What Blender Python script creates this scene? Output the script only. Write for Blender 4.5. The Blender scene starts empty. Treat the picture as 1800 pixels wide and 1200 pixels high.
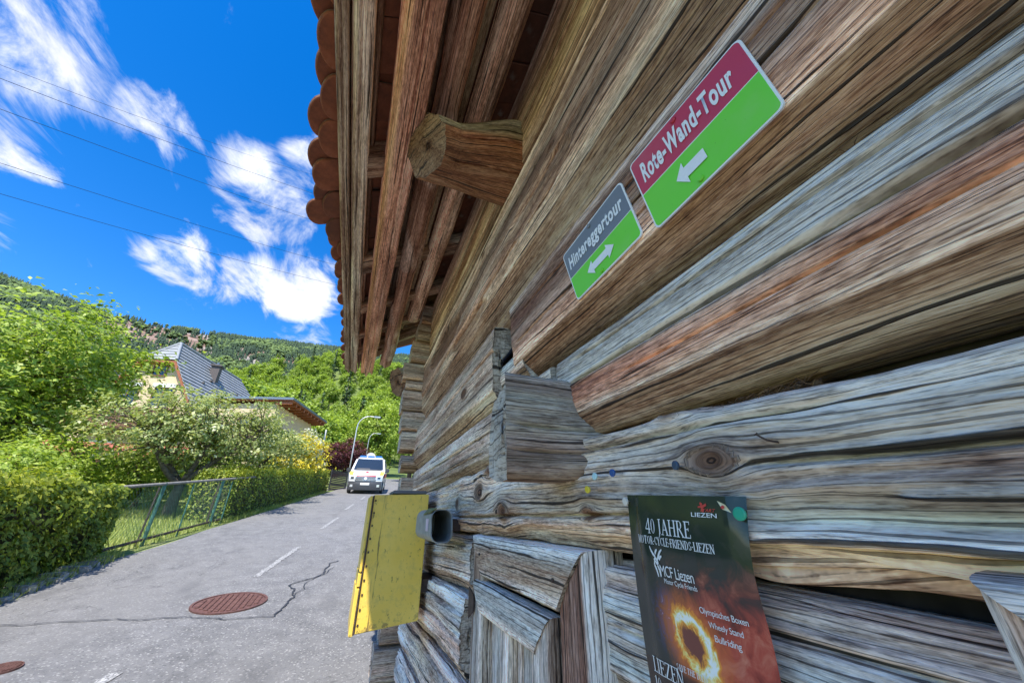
import bpy, bmesh, math, random
import numpy as np
from mathutils import Vector, Matrix

# ------------------------------------------------------------------ camera, sky, sun
scene = bpy.context.scene
H = 1.32            # lens height above the road beside the barn
SL = 0.103          # gradient of the road
PITCH = math.atan(303/640.); YAW = math.atan(285/708.)

cam_d = bpy.data.cameras.new('camera'); cam = bpy.data.objects.new('camera', cam_d)
scene.collection.objects.link(cam); scene.camera = cam
cam_d.sensor_width = 36.0; cam_d.lens = 36.0*640/1800.
cam_d.clip_start = 0.02; cam_d.clip_end = 6000
cam.location = (0, 0, H)
cam.rotation_euler = (math.pi/2+PITCH, 0, -YAW)

SUN = Vector((-0.240, -0.455, 0.855)).normalized()      # towards the sun
sun_d = bpy.data.lights.new('sun', 'SUN'); sun = bpy.data.objects.new('sun', sun_d)
scene.collection.objects.link(sun)
sun_d.energy = 3.1; sun_d.angle = math.radians(0.5); sun_d.color = (1.0, 0.94, 0.85)
sun.rotation_euler = SUN.to_track_quat('Z', 'Y').to_euler()
sun.location = (0, 0, 30)

world = bpy.data.worlds.new('World'); scene.world = world; world.use_nodes = True
scene.view_settings.view_transform = 'Standard'; scene.view_settings.look = 'None'
scene.view_settings.exposure = 1.45; scene.view_settings.gamma = 1.0
scene.view_settings.use_curve_mapping = False
cy_ = scene.cycles; cy_.max_bounces = 5; cy_.diffuse_bounces = 3; cy_.glossy_bounces = 2; cy_.transmission_bounces = 3; cy_.caustics_reflective = False; cy_.caustics_refractive = False

def build_world():
    nt = world.node_tree; N = nt.nodes; L = nt.links
    for n in list(N): N.remove(n)
    out = N.new('ShaderNodeOutputWorld'); bg = N.new('ShaderNodeBackground')
    L.new(bg.outputs[0], out.inputs[0]); bg.inputs[1].default_value = 0.15
    sky = N.new('ShaderNodeTexSky'); sky.sky_type = 'NISHITA'; sky.sun_disc = False
    sky.sun_elevation = math.asin(SUN.z); sky.sun_rotation = math.atan2(SUN.x, SUN.y)
    sky.altitude = 700; sky.air_density = 1.0; sky.dust_density = 0.25; sky.ozone_density = 2.2
    hsv = N.new('ShaderNodeHueSaturation'); hsv.inputs['Saturation'].default_value = 1.42; hsv.inputs['Hue'].default_value = .508
    hsv.inputs['Value'].default_value = 0.74
    L.new(sky.outputs[0], hsv.inputs['Color'])
    tc = N.new('ShaderNodeTexCoord')
    def vm(op, a, b=None):
        n = N.new('ShaderNodeVectorMath'); n.operation = op
        for i, s in enumerate((a, b)):
            if s is None: continue
            if isinstance(s, (tuple, list)): n.inputs[i].default_value = s
            else: L.new(s, n.inputs[i])
        return n
    def m(op, a, b=None, c=None, clamp=False):
        n = N.new('ShaderNodeMath'); n.operation = op; n.use_clamp = clamp
        for i, s in enumerate((a, b, c)):
            if s is None: continue
            if isinstance(s, (int, float)): n.inputs[i].default_value = s
            else: L.new(s, n.inputs[i])
        return n.outputs[0]
    d = vm('NORMALIZE', tc.outputs['Generated']).outputs[0]
    sep = N.new('ShaderNodeSeparateXYZ'); L.new(d, sep.inputs[0])
    zz = m('ADD', m('MAXIMUM', sep.outputs[2], 0.02), 0.10)
    cx = N.new('ShaderNodeCombineXYZ')
    L.new(m('DIVIDE', sep.outputs[0], zz), cx.inputs[0]); L.new(m('DIVIDE', sep.outputs[1], zz), cx.inputs[1])
    # wind-drawn streaks: stretch one way
    mp = N.new('ShaderNodeMapping'); mp.inputs['Rotation'].default_value = (0, 0, math.radians(32))
    mp.inputs['Scale'].default_value = (1.0, 0.62, 1)
    L.new(cx.outputs[0], mp.inputs[0])
    n1 = N.new('ShaderNodeTexNoise'); n1.inputs['Scale'].default_value = 5.2; n1.inputs['Detail'].default_value = 9
    n1.inputs['Roughness'].default_value = 0.63; n1.inputs['Distortion'].default_value = 0.55
    L.new(mp.outputs[0], n1.inputs['Vector'])
    n2 = N.new('ShaderNodeTexNoise'); n2.inputs['Scale'].default_value = 0.9; n2.inputs['Detail'].default_value = 3
    L.new(cx.outputs[0], n2.inputs['Vector'])
    # cloud banks (direction, angular radius, weight)
    banks = [((-.60, .50, .62), .13, 1.0), ((-.54, .55, .63), .09, .9), ((-.61, .62, .50), .075, 1.0), ((-.455, .615, .645), .05, .85), ((-.405, .655, .64), .045, .7),
             ((-.31, .70, .645), .07, .95), ((-.26, .75, .61), .09, 1.0), ((-.335, .72, .61), .05, .85), ((-.19, .855, .48), .085, 1.5), ((-.24, .845, .475), .06, 1.1), ((-.38, .81, .45), .065, 1.2), ((-.31, .83, .46), .06, 1.2), ((-.42, .78, .46), .04, .9),
             ((-.60, .70, .39), .05, .8), ((-.17, .91, .39), .06, .8), ((-.225, .665, .71), .045, .85), ((-.21, .63, .75), .03, .7), ((.35, -.6, .7), .45, .8), ((-.75, -.35, .55), .35, .8), ((.75, .3, .55), .45, .8)]
    acc = None
    for c, r, w in banks:
        c = Vector(c).normalized()
        dist = vm('DISTANCE', d, tuple(c)).outputs['Value']
        mr = N.new('ShaderNodeMapRange'); mr.interpolation_type = 'SMOOTHSTEP'
        L.new(dist, mr.inputs[0]); mr.inputs[1].default_value = r*1.7; mr.inputs[2].default_value = r*0.25
        mr.inputs[3].default_value = 0; mr.inputs[4].default_value = w
        acc = mr.outputs[0] if acc is None else m('MAXIMUM', acc, mr.outputs[0])
    v = m('ADD', m('MULTIPLY', acc, 0.38), m('MULTIPLY', m('SUBTRACT', n1.outputs[0], 0.5), 1.5))
    v = m('ADD', v, m('MULTIPLY', m('SUBTRACT', n2.outputs[0], 0.5), 0.15))
    mr = N.new('ShaderNodeMapRange'); mr.interpolation_type = 'SMOOTHSTEP'; L.new(v, mr.inputs[0])
    mr.inputs[1].default_value = 0.16; mr.inputs[2].default_value = 0.56
    mr.inputs[3].default_value = 0; mr.inputs[4].default_value = 0.96
    n3 = N.new('ShaderNodeTexNoise'); n3.inputs['Scale'].default_value = 5; n3.inputs['Detail'].default_value = 4
    L.new(mp.outputs[0], n3.inputs['Vector'])
    cr = N.new('ShaderNodeMapRange'); L.new(n3.outputs[0], cr.inputs[0]); cr.inputs[1].default_value = .3; cr.inputs[2].default_value = .7
    cr.inputs[3].default_value = 2.4; cr.inputs[4].default_value = 3.4
    cc = N.new('ShaderNodeVectorMath'); cc.operation = 'SCALE'; cc.inputs[0].default_value = (.97, .99, 1.04); L.new(cr.outputs[0], cc.inputs['Scale'])
    mix = N.new('ShaderNodeMix'); mix.data_type = 'RGBA'
    L.new(mr.outputs[0], mix.inputs[0]); L.new(hsv.outputs[0], mix.inputs[6]); L.new(cc.outputs[0], mix.inputs[7])
    L.new(mix.outputs[2], bg.inputs[0])
build_world()

# ------------------------------------------------------------------ helpers
rng = np.random.default_rng(7); random.seed(7)
COL = scene.collection

def _h(ix, iy, iz):
    n = (ix*np.uint32(374761393) + iy*np.uint32(668265263) + iz*np.uint32(2246822519)).astype(np.uint32)
    n = (n ^ (n >> np.uint32(13)))*np.uint32(1274126177)
    n = n ^ (n >> np.uint32(16))
    return (n & np.uint32(0xffffff)).astype(np.float64)/16777215.0
def vnoise(x, y, z=0.0):
    x, y, z = np.broadcast_arrays(np.asarray(x, float), np.asarray(y, float), np.asarray(z, float))
    fx, fy, fz = np.floor(x), np.floor(y), np.floor(z)
    ux, uy, uz = x-fx, y-fy, z-fz
    ux, uy, uz = [t*t*(3-2*t) for t in (ux, uy, uz)]
    ix, iy, iz = [f.astype(np.int64).astype(np.uint32) for f in (fx, fy, fz)]
    o = np.uint32(1); r = 0
    with np.errstate(over='ignore'):
        for a in (0, 1):
            for b in (0, 1):
                for c in (0, 1):
                    w = (ux if a else 1-ux)*(uy if b else 1-uy)*(uz if c else 1-uz)
                    r = r + w*_h(ix+o*np.uint32(a), iy+o*np.uint32(b), iz+o*np.uint32(c))
    return r
def fbm(x, y, z=0.0, o=3, g=0.5):
    s = 0; a = 1; t = 0
    for k in range(o):
        s = s + a*vnoise(x*2**k+17.3*k, y*2**k+5.1*k, np.asarray(z)+3.7*k); t += a; a *= g
    return s/t
def sstep(a, b, x):
    t = np.clip((x-a)/(b-a), 0, 1); return t*t*(3-2*t)

def mesh_np(name, verts, faces, smooth=True):
    """faces: int array (n,3) or (n,4), or list of such arrays / lists of polygons."""
    verts = np.asarray(verts, np.float32)
    if isinstance(faces, np.ndarray): faces = [faces]
    loops = []; sizes = []
    for f in faces:
        if isinstance(f, np.ndarray):
            if len(f) == 0: continue
            loops.append(f.reshape(-1)); sizes.append(np.full(len(f), f.shape[1]))
        else:
            loops.append(np.asarray(f)); sizes.append(np.array([len(f)]))
    loops = np.concatenate(loops).astype(np.int32); sizes = np.concatenate(sizes).astype(np.int32)
    starts = np.concatenate([[0], np.cumsum(sizes)[:-1]]).astype(np.int32)
    me = bpy.data.meshes.new(name)
    me.vertices.add(len(verts)); me.vertices.foreach_set('co', verts.reshape(-1))
    me.loops.add(len(loops)); me.loops.foreach_set('vertex_index', loops)
    me.polygons.add(len(sizes)); me.polygons.foreach_set('loop_start', starts); me.polygons.foreach_set('loop_total', sizes)
    if smooth: me.polygons.foreach_set('use_smooth', np.ones(len(sizes), bool))
    me.update(calc_edges=True)
    return me
def attr(me, name, data, typ='FLOAT_VECTOR'):
    a = me.attributes.new(name, typ, 'POINT'); data = np.asarray(data, np.float32)
    if typ == 'FLOAT_VECTOR': a.data.foreach_set('vector', data.reshape(-1))
    elif typ == 'FLOAT_COLOR':
        if data.shape[1] == 3: data = np.concatenate([data, np.ones((len(data), 1), np.float32)], 1)
        a.data.foreach_set('color', data.reshape(-1))
    else: a.data.foreach_set('value', data.reshape(-1))
def link(name, me, mat=None, parent=None, loc=None):
    o = bpy.data.objects.new(name, me); COL.objects.link(o)
    if mat is not None and me is not None and len(me.materials) == 0: me.materials.append(mat)
    if parent is not None: o.parent = parent
    if loc is not None: o.location = loc
    return o
def tag(o, label=None, cat=None, group=None, kind=None):
    if label: o['label'] = label
    if cat: o['category'] = cat
    if group: o['group'] = group
    if kind: o['kind'] = kind
    return o
def thing(name, label, cat, loc=(0, 0, 0), rz=0, group=None):
    o = bpy.data.objects.new(name, None); COL.objects.link(o); o.location = loc; o.rotation_euler = (0, 0, rz)
    o.empty_display_size = .1
    return tag(o, label, cat, group)

class MB:
    """small mesh collector"""
    def __init__(s): s.v = []; s.f = []; s.m = []
    def poly(s, pts, mi=0):
        b = len(s.v); s.v += [tuple(p) for p in pts]; s.f.append(list(range(b, b+len(pts)))); s.m.append(mi); return s
    def box(s, a, b, mi=0, M=None):
        x0, y0, z0 = a; x1, y1, z1 = b
        c = [(x0, y0, z0), (x1, y0, z0), (x1, y1, z0), (x0, y1, z0), (x0, y0, z1), (x1, y0, z1), (x1, y1, z1), (x0, y1, z1)]
        if M is not None: c = [tuple(M @ Vector(p)) for p in c]
        k = len(s.v); s.v += c
        for f in ((0, 3, 2, 1), (4, 5, 6, 7), (0, 1, 5, 4), (1, 2, 6, 5), (2, 3, 7, 6), (3, 0, 4, 7)):
            s.f.append([k+i for i in f]); s.m.append(mi)
        return s
    def prism(s, pts, ext, mi=0):
        ext = Vector(ext); n = len(pts); k = len(s.v)
        s.v += [tuple(p) for p in pts]+[tuple(Vector(p)+ext) for p in pts]
        s.f.append(list(range(k, k+n))[::-1]); s.f.append(list(range(k+n, k+2*n))); s.m += [mi, mi]
        for i in range(n):
            j = (i+1) % n; s.f.append([k+i, k+j, k+n+j, k+n+i]); s.m.append(mi)
        return s
    def tube(s, pts, rad, n=8, mi=0, cap=True):
        pts = [Vector(p) for p in pts]; k = len(s.v)
        if isinstance(rad, (int, float)): rad = [rad]*len(pts)
        prev = None
        for i, p in enumerate(pts):
            d = (pts[min(i+1, len(pts)-1)]-pts[max(i-1, 0)]).normalized()
            if prev is None: u = d.orthogonal().normalized()
            else: u = (prev-d*prev.dot(d)).normalized()
            prev = u; w = d.cross(u)
            for j in range(n):
                a = 2*math.pi*j/n; s.v.append(tuple(p+(u*math.cos(a)+w*math.sin(a))*rad[i]))
        for i in range(len(pts)-1):
            for j in range(n):
                a = k+i*n+j; b = k+i*n+(j+1) % n; s.f.append([a, b, b+n, a+n]); s.m.append(mi)
        if cap:
            s.f.append([k+j for j in range(n)][::-1]); s.f.append([k+(len(pts)-1)*n+j for j in range(n)]); s.m += [mi, mi]
        return s
    def mesh(s, name, mats=None, smooth=False, bevel=0, seg=2):
        me = bpy.data.meshes.new(name); me.from_pydata(s.v, [], s.f)
        for m_ in (mats or []): me.materials.append(m_)
        me.polygons.foreach_set('material_index', np.array(s.m, np.int32))
        if bevel:
            bm = bmesh.new(); bm.from_mesh(me)
            bmesh.ops.bevel(bm, geom=[e for e in bm.edges if len(e.link_faces) == 2 and e.calc_face_angle(0) > .5], offset=bevel, segments=seg, affect='EDGES', clamp_overlap=True)
            bm.to_mesh(me); bm.free()
        bm = bmesh.new(); bm.from_mesh(me); bmesh.ops.recalc_face_normals(bm, faces=bm.faces); bm.to_mesh(me); bm.free()
        if smooth: me.polygons.foreach_set('use_smooth', np.ones(len(me.polygons), bool))
        me.update(); return me
    def build(s, name, mat, parent=None, smooth=False, bevel=0, seg=2, loc=None):
        mats = mat if isinstance(mat, (list, tuple)) else [mat]
        return link(name, s.mesh(name, mats, smooth, bevel, seg), None, parent, loc)

# ------------------------------------------------------------------ materials
class NT:
    def __init__(s, name):
        s.mat = bpy.data.materials.new(name); s.mat.use_nodes = True
        s.t = s.mat.node_tree; s.N = s.t.nodes; s.L = s.t.links
        for n in list(s.N): s.N.remove(n)
        s.out = s.N.new('ShaderNodeOutputMaterial')
        s.b = s.N.new('ShaderNodeBsdfPrincipled'); s.L.new(s.b.outputs[0], s.out.inputs[0])
    def put(s, sock, v):
        if hasattr(v, 'is_linked') or hasattr(v, 'links'): s.L.new(v, sock)
        else:
            try: sock.default_value = v
            except Exception: sock.default_value = tuple(v)+(1,)
    def set(s, **k):
        for n, v in k.items(): s.put(s.b.inputs[n.replace('_', ' ')], v)
    def coord(s, kind='Object'):
        return s.N.new('ShaderNodeTexCoord').outputs[kind]
    def at(s, name, out='Vector'):
        n = s.N.new('ShaderNodeAttribute'); n.attribute_name = name; return n.outputs[out]
    def map(s, v, sc=(1, 1, 1), loc=(0, 0, 0), rot=(0, 0, 0)):
        n = s.N.new('ShaderNodeMapping'); s.L.new(v, n.inputs[0]); n.inputs['Scale'].default_value = sc
        n.inputs['Location'].default_value = loc; n.inputs['Rotation'].default_value = rot; return n.outputs[0]
    def noise(s, v, scale=5, detail=3, rough=.5, dist=0, col=False):
        n = s.N.new('ShaderNodeTexNoise'); n.noise_dimensions = getattr(s, 'dim', '3D'); s.L.new(v, n.inputs['Vector']); n.inputs['Scale'].default_value = scale
        n.inputs['Detail'].default_value = detail; n.inputs['Roughness'].default_value = rough; n.inputs['Distortion'].default_value = dist
        return n.outputs['Color' if col else 0]
    def vor(s, v, scale=5, feat='F1', out='Distance'):
        n = s.N.new('ShaderNodeTexVoronoi'); n.voronoi_dimensions = getattr(s, 'dim', '3D'); n.feature = feat; s.L.new(v, n.inputs['Vector']); n.inputs['Scale'].default_value = scale
        return n.outputs[out]
    def m(s, op, a, b=0, c=0, clamp=False):
        n = s.N.new('ShaderNodeMath'); n.operation = op; n.use_clamp = clamp
        s.put(n.inputs[0], a); s.put(n.inputs[1], b); s.put(n.inputs[2], c); return n.outputs[0]
    def rng(s, v, a, b, c=0, d=1, smooth=True):
        n = s.N.new('ShaderNodeMapRange'); n.interpolation_type = 'SMOOTHSTEP' if smooth else 'LINEAR'
        s.put(n.inputs[0], v)
        for i, k in enumerate((a, b, c, d)): n.inputs[1+i].default_value = k
        return n.outputs[0]
    def ramp(s, v, stops, interp='LINEAR'):
        n = s.N.new('ShaderNodeValToRGB'); s.put(n.inputs[0], v); cr = n.color_ramp; cr.interpolation = interp
        while len(cr.elements) < len(stops): cr.elements.new(0.5)
        for e, (p, c) in zip(cr.elements, stops): e.position = p; e.color = tuple(c)+(1,) if len(c) == 3 else c
        return n.outputs[0]
    def mix(s, f, a, b, mode='MIX'):
        n = s.N.new('ShaderNodeMix'); n.data_type = 'RGBA'; n.blend_type = mode; n.clamp_factor = True
        s.put(n.inputs[0], f)
        for i, v in ((6, a), (7, b)):
            if isinstance(v, (tuple, list)): n.inputs[i].default_value = tuple(v)+((1,) if len(v) == 3 else ())
            else: s.L.new(v, n.inputs[i])
        return n.outputs[2]
    def bump(s, h, dist=.002, strength=1.0, nrm=None):
        n = s.N.new('ShaderNodeBump'); s.put(n.inputs['Height'], h); n.inputs['Distance'].default_value = dist
        n.inputs['Strength'].default_value = strength
        if nrm is not None: s.L.new(nrm, n.inputs['Normal'])
        s.L.new(n.outputs[0], s.b.inputs['Normal']); return n.outputs[0]
    def sep(s, v):
        n = s.N.new('ShaderNodeSeparateXYZ'); s.L.new(v, n.inputs[0]); return n.outputs
    def comb(s, x, y, z=0):
        n = s.N.new('ShaderNodeCombineXYZ'); s.put(n.inputs[0], x); s.put(n.inputs[1], y); s.put(n.inputs[2], z); return n.outputs[0]

def plain(name, col, rough=.6, metal=0, var=.12, scale=30, bump=0, spec=.5):
    n = NT(name); c = n.coord()
    v = n.noise(c, scale, 4)
    a = tuple(x*(1-var) for x in col); b = tuple(min(1, x*(1+var)) for x in col)
    n.set(Base_Color=n.ramp(v, [(.3, a), (.7, b)]), Roughness=rough, Metallic=metal)
    n.b.inputs['Specular IOR Level'].default_value = spec
    if bump: n.bump(v, bump)
    return n.mat

def wood_material(name='weathered_wood'):
    n = NT(name)
    n.dim = '2D'
    gc = n.at('gc'); wx = n.at('wx', 'Fac'); tint = n.at('tint', 'Color')
    broad = n.noise(n.map(gc, (1.6, 11, 1)), 1, 3, .6)
    streak = n.noise(n.map(gc, (2.6, 46, 1), (3, 0, 0)), 1, 4, .66)
    fibre = n.noise(n.map(gc, (24, 330, 1), (0, 0, 5)), 1, 2.5, .72)
    blot = n.noise(n.map(gc, (34, 110, 1), (0, 4, 9)), 1, 3, .75)
    F_ = n.sep(gc)[1]
    gate = n.noise(n.map(gc, (2.0, 26, 1), (2, 5, 0)), 1, 2, .5)
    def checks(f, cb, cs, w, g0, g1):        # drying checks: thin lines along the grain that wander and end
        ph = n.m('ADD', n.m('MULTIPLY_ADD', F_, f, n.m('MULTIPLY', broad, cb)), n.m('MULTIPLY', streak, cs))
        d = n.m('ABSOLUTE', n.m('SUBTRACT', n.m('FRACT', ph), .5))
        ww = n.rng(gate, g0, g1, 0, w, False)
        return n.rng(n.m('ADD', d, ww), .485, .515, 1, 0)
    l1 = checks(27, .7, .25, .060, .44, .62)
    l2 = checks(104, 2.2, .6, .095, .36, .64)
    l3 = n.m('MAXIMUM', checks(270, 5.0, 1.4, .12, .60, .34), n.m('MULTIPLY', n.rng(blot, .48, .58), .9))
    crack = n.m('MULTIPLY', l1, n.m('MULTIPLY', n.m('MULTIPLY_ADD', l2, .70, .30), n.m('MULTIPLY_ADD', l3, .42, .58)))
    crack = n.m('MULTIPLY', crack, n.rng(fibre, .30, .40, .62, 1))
    val = n.m('ADD', n.m('MULTIPLY', broad, .34), n.m('MULTIPLY', streak, .30))
    val = n.m('ADD', val, n.m('MULTIPLY', fibre, .36))
    val = n.m('ADD', val, n.m('MULTIPLY', n.m('SUBTRACT', blot, .5), .20))
    brown = n.ramp(val, [(.32, (.115, .060, .041)), (.41, (.32, .192, .133)), (.50, (.56, .388, .288)), (.58, (.79, .61, .48)), (.67, (.93, .79, .665))])
    grey = n.ramp(val, [(.32, (.12, .100, .083)), (.40, (.39, .337, .284)), (.49, (.665, .595, .518)), (.57, (.87, .795, .705)), (.66, (.96, .905, .83))])
    gm = n.m('ADD', wx, n.m('MULTIPLY', n.m('SUBTRACT', broad, .5), 1.2))
    gm = n.m('ADD', gm, n.m('MULTIPLY', n.m('SUBTRACT', streak, .5), .8), clamp=True)
    col = n.mix(gm, brown, grey)
    col = n.mix(1.0, col, tint, 'MULTIPLY'); col = n.mix(1.0, col, (1.14, 1.12, 1.09), 'MULTIPLY')
    col = n.mix(n.m('MULTIPLY', n.m('SUBTRACT', 1.0, crack), .92), col, (.022, .015, .011))  # dirt and painted-in shade darken the inside of the cracks
    n.set(Base_Color=col, Roughness=.78)
    n.b.inputs['Specular IOR Level'].default_value = .3
    h = n.m('ADD', n.m('MULTIPLY', streak, .6), n.m('MULTIPLY', fibre, .40))
    h = n.m('ADD', h, n.m('MULTIPLY', l1, .7)); h = n.m('ADD', h, n.m('MULTIPLY', l2, .40))
    n.bump(h, .0042, 1.0)
    return n.mat
M = {}
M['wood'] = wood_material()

def leaf_material(name, cols, trans=.35, rough=.5):
    n = NT(name)
    lv = n.at('lv', 'Fac')
    c = n.ramp(lv, [(i/(len(cols)-1), c) for i, c in enumerate(cols)])
    n.set(Base_Color=c, Roughness=rough); n.b.inputs['Specular IOR Level'].default_value = .35
    tr = n.N.new('ShaderNodeBsdfTranslucent'); n.L.new(n.mix(1, c, (1.15, 1.2, .55), 'MULTIPLY'), tr.inputs[0])
    mx = n.N.new('ShaderNodeMixShader'); mx.inputs[0].default_value = trans
    n.L.new(n.b.outputs[0], mx.inputs[1]); n.L.new(tr.outputs[0], mx.inputs[2]); n.L.new(mx.outputs[0], n.out.inputs[0])
    return n.mat
M['leaf_apple'] = leaf_material('apple_leaves', [(.14, .19, .05), (.31, .37, .12), (.50, .53, .24), (.72, .72, .52)])
M['leaf_walnut'] = leaf_material('walnut_leaves', [(.13, .20, .028), (.27, .38, .055), (.44, .54, .11), (.58, .64, .22)], .42)
M['leaf_hedge'] = leaf_material('hedge_leaves', [(.07, .11, .012), (.19, .26, .03), (.38, .42, .06), (.54, .52, .12)])
M['leaf_wood'] = leaf_material('woodland_leaves', [(.10, .17, .03), (.25, .36, .055), (.41, .52, .10), (.54, .62, .18)], .4)
M['leaf_con'] = leaf_material('conifer_needles', [(.03, .06, .025), (.055, .10, .04), (.09, .15, .055), (.15, .21, .085)], .15)
M['leaf_red'] = leaf_material('copper_leaves', [(.06, .018, .022), (.11, .03, .04), (.17, .06, .06), (.24, .10, .09)], .3)
M['leaf_yellow'] = leaf_material('yellow_blossom', [(.36, .28, .02), (.62, .50, .03), (.78, .66, .06), (.82, .76, .3)], .3)
M['leaf_white'] = leaf_material('white_blossom', [(.30, .36, .18), (.5, .52, .38), (.7, .7, .6), (.8, .8, .74)], .3)
M['grass'] = leaf_material('grass_blades', [(.14, .19, .04), (.28, .34, .07), (.42, .47, .13), (.55, .54, .26)], .3)
M['bark'] = plain('bark', (.11, .085, .065), .9, var=.5, scale=18, bump=.02)

# ------------------------------------------------------------------ terrain, road
def ground_z(x, y):
    x = np.asarray(x, float); y = np.asarray(y, float)
    z = SL*np.clip(y, -60, 70) + .02*np.clip(y-70, 0, 2000)
    return z
def road_cx(y):       # centre line
    y = np.asarray(y, float)
    return -1.55 + .107*y + .0011*np.clip(y-30, 0, 300)**2

n = NT('asphalt'); c = n.coord()
fine = n.noise(c, 260, 4, .7); mid = n.noise(c, 5, 5, .6); big = n.noise(c, .5, 4, .6)
chips = n.vor(c, 95, 'F1', 'Color'); cs = n.sep(chips)[0]
base = n.ramp(n.m('ADD', n.m('MULTIPLY', fine, .55), n.m('MULTIPLY', mid, .45)), [(.30, (.105, .105, .106)), (.5, (.20, .20, .20)), (.68, (.30, .298, .292))])
base = n.mix(n.rng(cs, .88, .96, 0, .7), base, (.48, .47, .45))
base = n.mix(n.rng(cs, .12, .02, 0, .6), base, (.07, .07, .072))
base = n.mix(n.rng(big, .42, .62, 0, .45), base, (.25, .245, .235)); st_ = n.noise(n.map(c, (1, .35, 1)), 2.2, 5, .65); base = n.mix(n.rng(st_, .52, .66, 0, .40), base, (.10, .10, .102)); gr_ = n.noise(c, 28, 4, .7); base = n.mix(n.rng(gr_, .55, .70, 0, .35), base, (.33, .325, .31))
cr = n.noise(n.map(c, (1, .6, 1)), 1.7, 4, .6, .8)
line = n.rng(n.m('ABSOLUTE', n.m('SUBTRACT', cr, .5)), 0, .006)
gate = n.rng(n.noise(c, .45, 2), .5, .62)
ck = n.m('MULTIPLY', n.m('SUBTRACT', 1, line), gate)
base = n.mix(n.m('MULTIPLY', ck, .7), base, (.07, .07, .07))
base = n.mix(1.0, base, (.80, .80, .805), 'MULTIPLY'); n.set(Base_Color=base, Roughness=.88); n.bump(n.m('ADD', fine, n.m('MULTIPLY', cs, .5)), .006, .7)
M['asphalt'] = n.mat
n = NT('meadow_ground'); c = n.coord()
a = n.noise(c, 1.1, 6, .65); b = n.noise(c, 40, 4, .7); f = n.noise(c, .012, 5, .6)
g = n.ramp(n.m('ADD', n.m('MULTIPLY', a, .6), n.m('MULTIPLY', b, .4)), [(.3, (.09, .13, .03)), (.5, (.20, .26, .06)), (.62, (.32, .34, .11)), (.75, (.44, .39, .23))])
n.set(Base_Color=g, Roughness=.95); n.bump(b, .03); M['meadow'] = n.mat
n = NT('earth'); c = n.coord(); a = n.noise(c, 2, 6, .7)
n.set(Base_Color=n.ramp(a, [(.3, (.13, .095, .06)), (.55, (.26, .19, .12)), (.75, (.36, .29, .2))]), Roughness=.95); n.bump(a, .05); M['earth'] = n.mat
M['tar_and_shadow'] = plain('tar_and_shadow', (.035, .035, .037), .55, scale=60, var=.3)
n = NT('road_paint'); c = n.coord(); a = n.noise(c, 60, 5, .7)
n.set(Base_Color=n.ramp(a, [(.46, (.15, .15, .15)), (.54, (.34, .34, .33)), (.66, (.54, .54, .52))]), Roughness=.8); n.bump(a, .003); M['paint'] = n.mat
M['stone'] = plain('border_stone', (.23, .225, .21), .9, var=.45, scale=14, bump=.01)

def polar_sheet(name, rs, azs, zf, mat, drop=0.0):
    R, A = np.meshgrid(rs, np.radians(azs), indexing='ij')
    X = R*np.sin(A); Y = R*np.cos(A); Z = zf(R, A, X, Y)-drop
    nr, na = R.shape; i = np.arange(nr*na).reshape(nr, na)
    f = np.stack([i[:-1, :-1], i[1:, :-1], i[1:, 1:], i[:-1, 1:]], -1).reshape(-1, 4)
    me = mesh_np(name, np.stack([X, Y, Z], -1).reshape(-1, 3), f)
    return link(name, me, mat), (X, Y, Z)

rs = np.concatenate([[0.0], np.geomspace(.6, 1500, 90)])
def zg(R, A, X, Y):
    z = ground_z(X, Y)-.035
    garden = sstep(.3, 2.5, (road_cx(Y)-2.15)-X)*(Y > 1)
    z = z + .10*garden*fbm(X*.5, Y*.5, 1)
    return z
g_o, _ = polar_sheet('ground', rs, np.linspace(-180, 180, 181), zg, M['meadow']); tag(g_o, kind='structure')

# road: one sheet following its slight bend
ys = np.concatenate([np.linspace(-60, 0, 30, endpoint=False), np.linspace(0, 30, 61), np.linspace(31, 110, 60)])
us = np.linspace(0, 1, 9)
lx = road_cx(ys)-2.08-.1*vnoise(ys*.7, 0); rx = np.where(ys < 4, .60, road_cx(ys)+2.05)
rx = np.where(ys < 2.9, .60, np.where(ys < 9, np.maximum(.6, road_cx(ys)+2.05), rx))
X = lx[:, None]+(rx-lx)[:, None]*us; Y = np.repeat(ys[:, None], 9, 1); Z = ground_z(X, Y)+.012*np.sin(us*math.pi)[None]
i = np.arange(X.size).reshape(X.shape)
f = np.stack([i[:-1, :-1], i[:-1, 1:], i[1:, 1:], i[1:, :-1]], -1).reshape(-1, 4)
tag(link('road', mesh_np('road', np.stack([X, Y, Z], -1).reshape(-1, 3), f), M['asphalt']), kind='structure')
def on_road(x, y, dz=0.0):
    u = (x-(float(road_cx(y))-2.13))/4.2
    return (x, y, float(ground_z(x, y))+.012*math.sin(math.pi*min(max(u, 0), 1))+dz)
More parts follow.
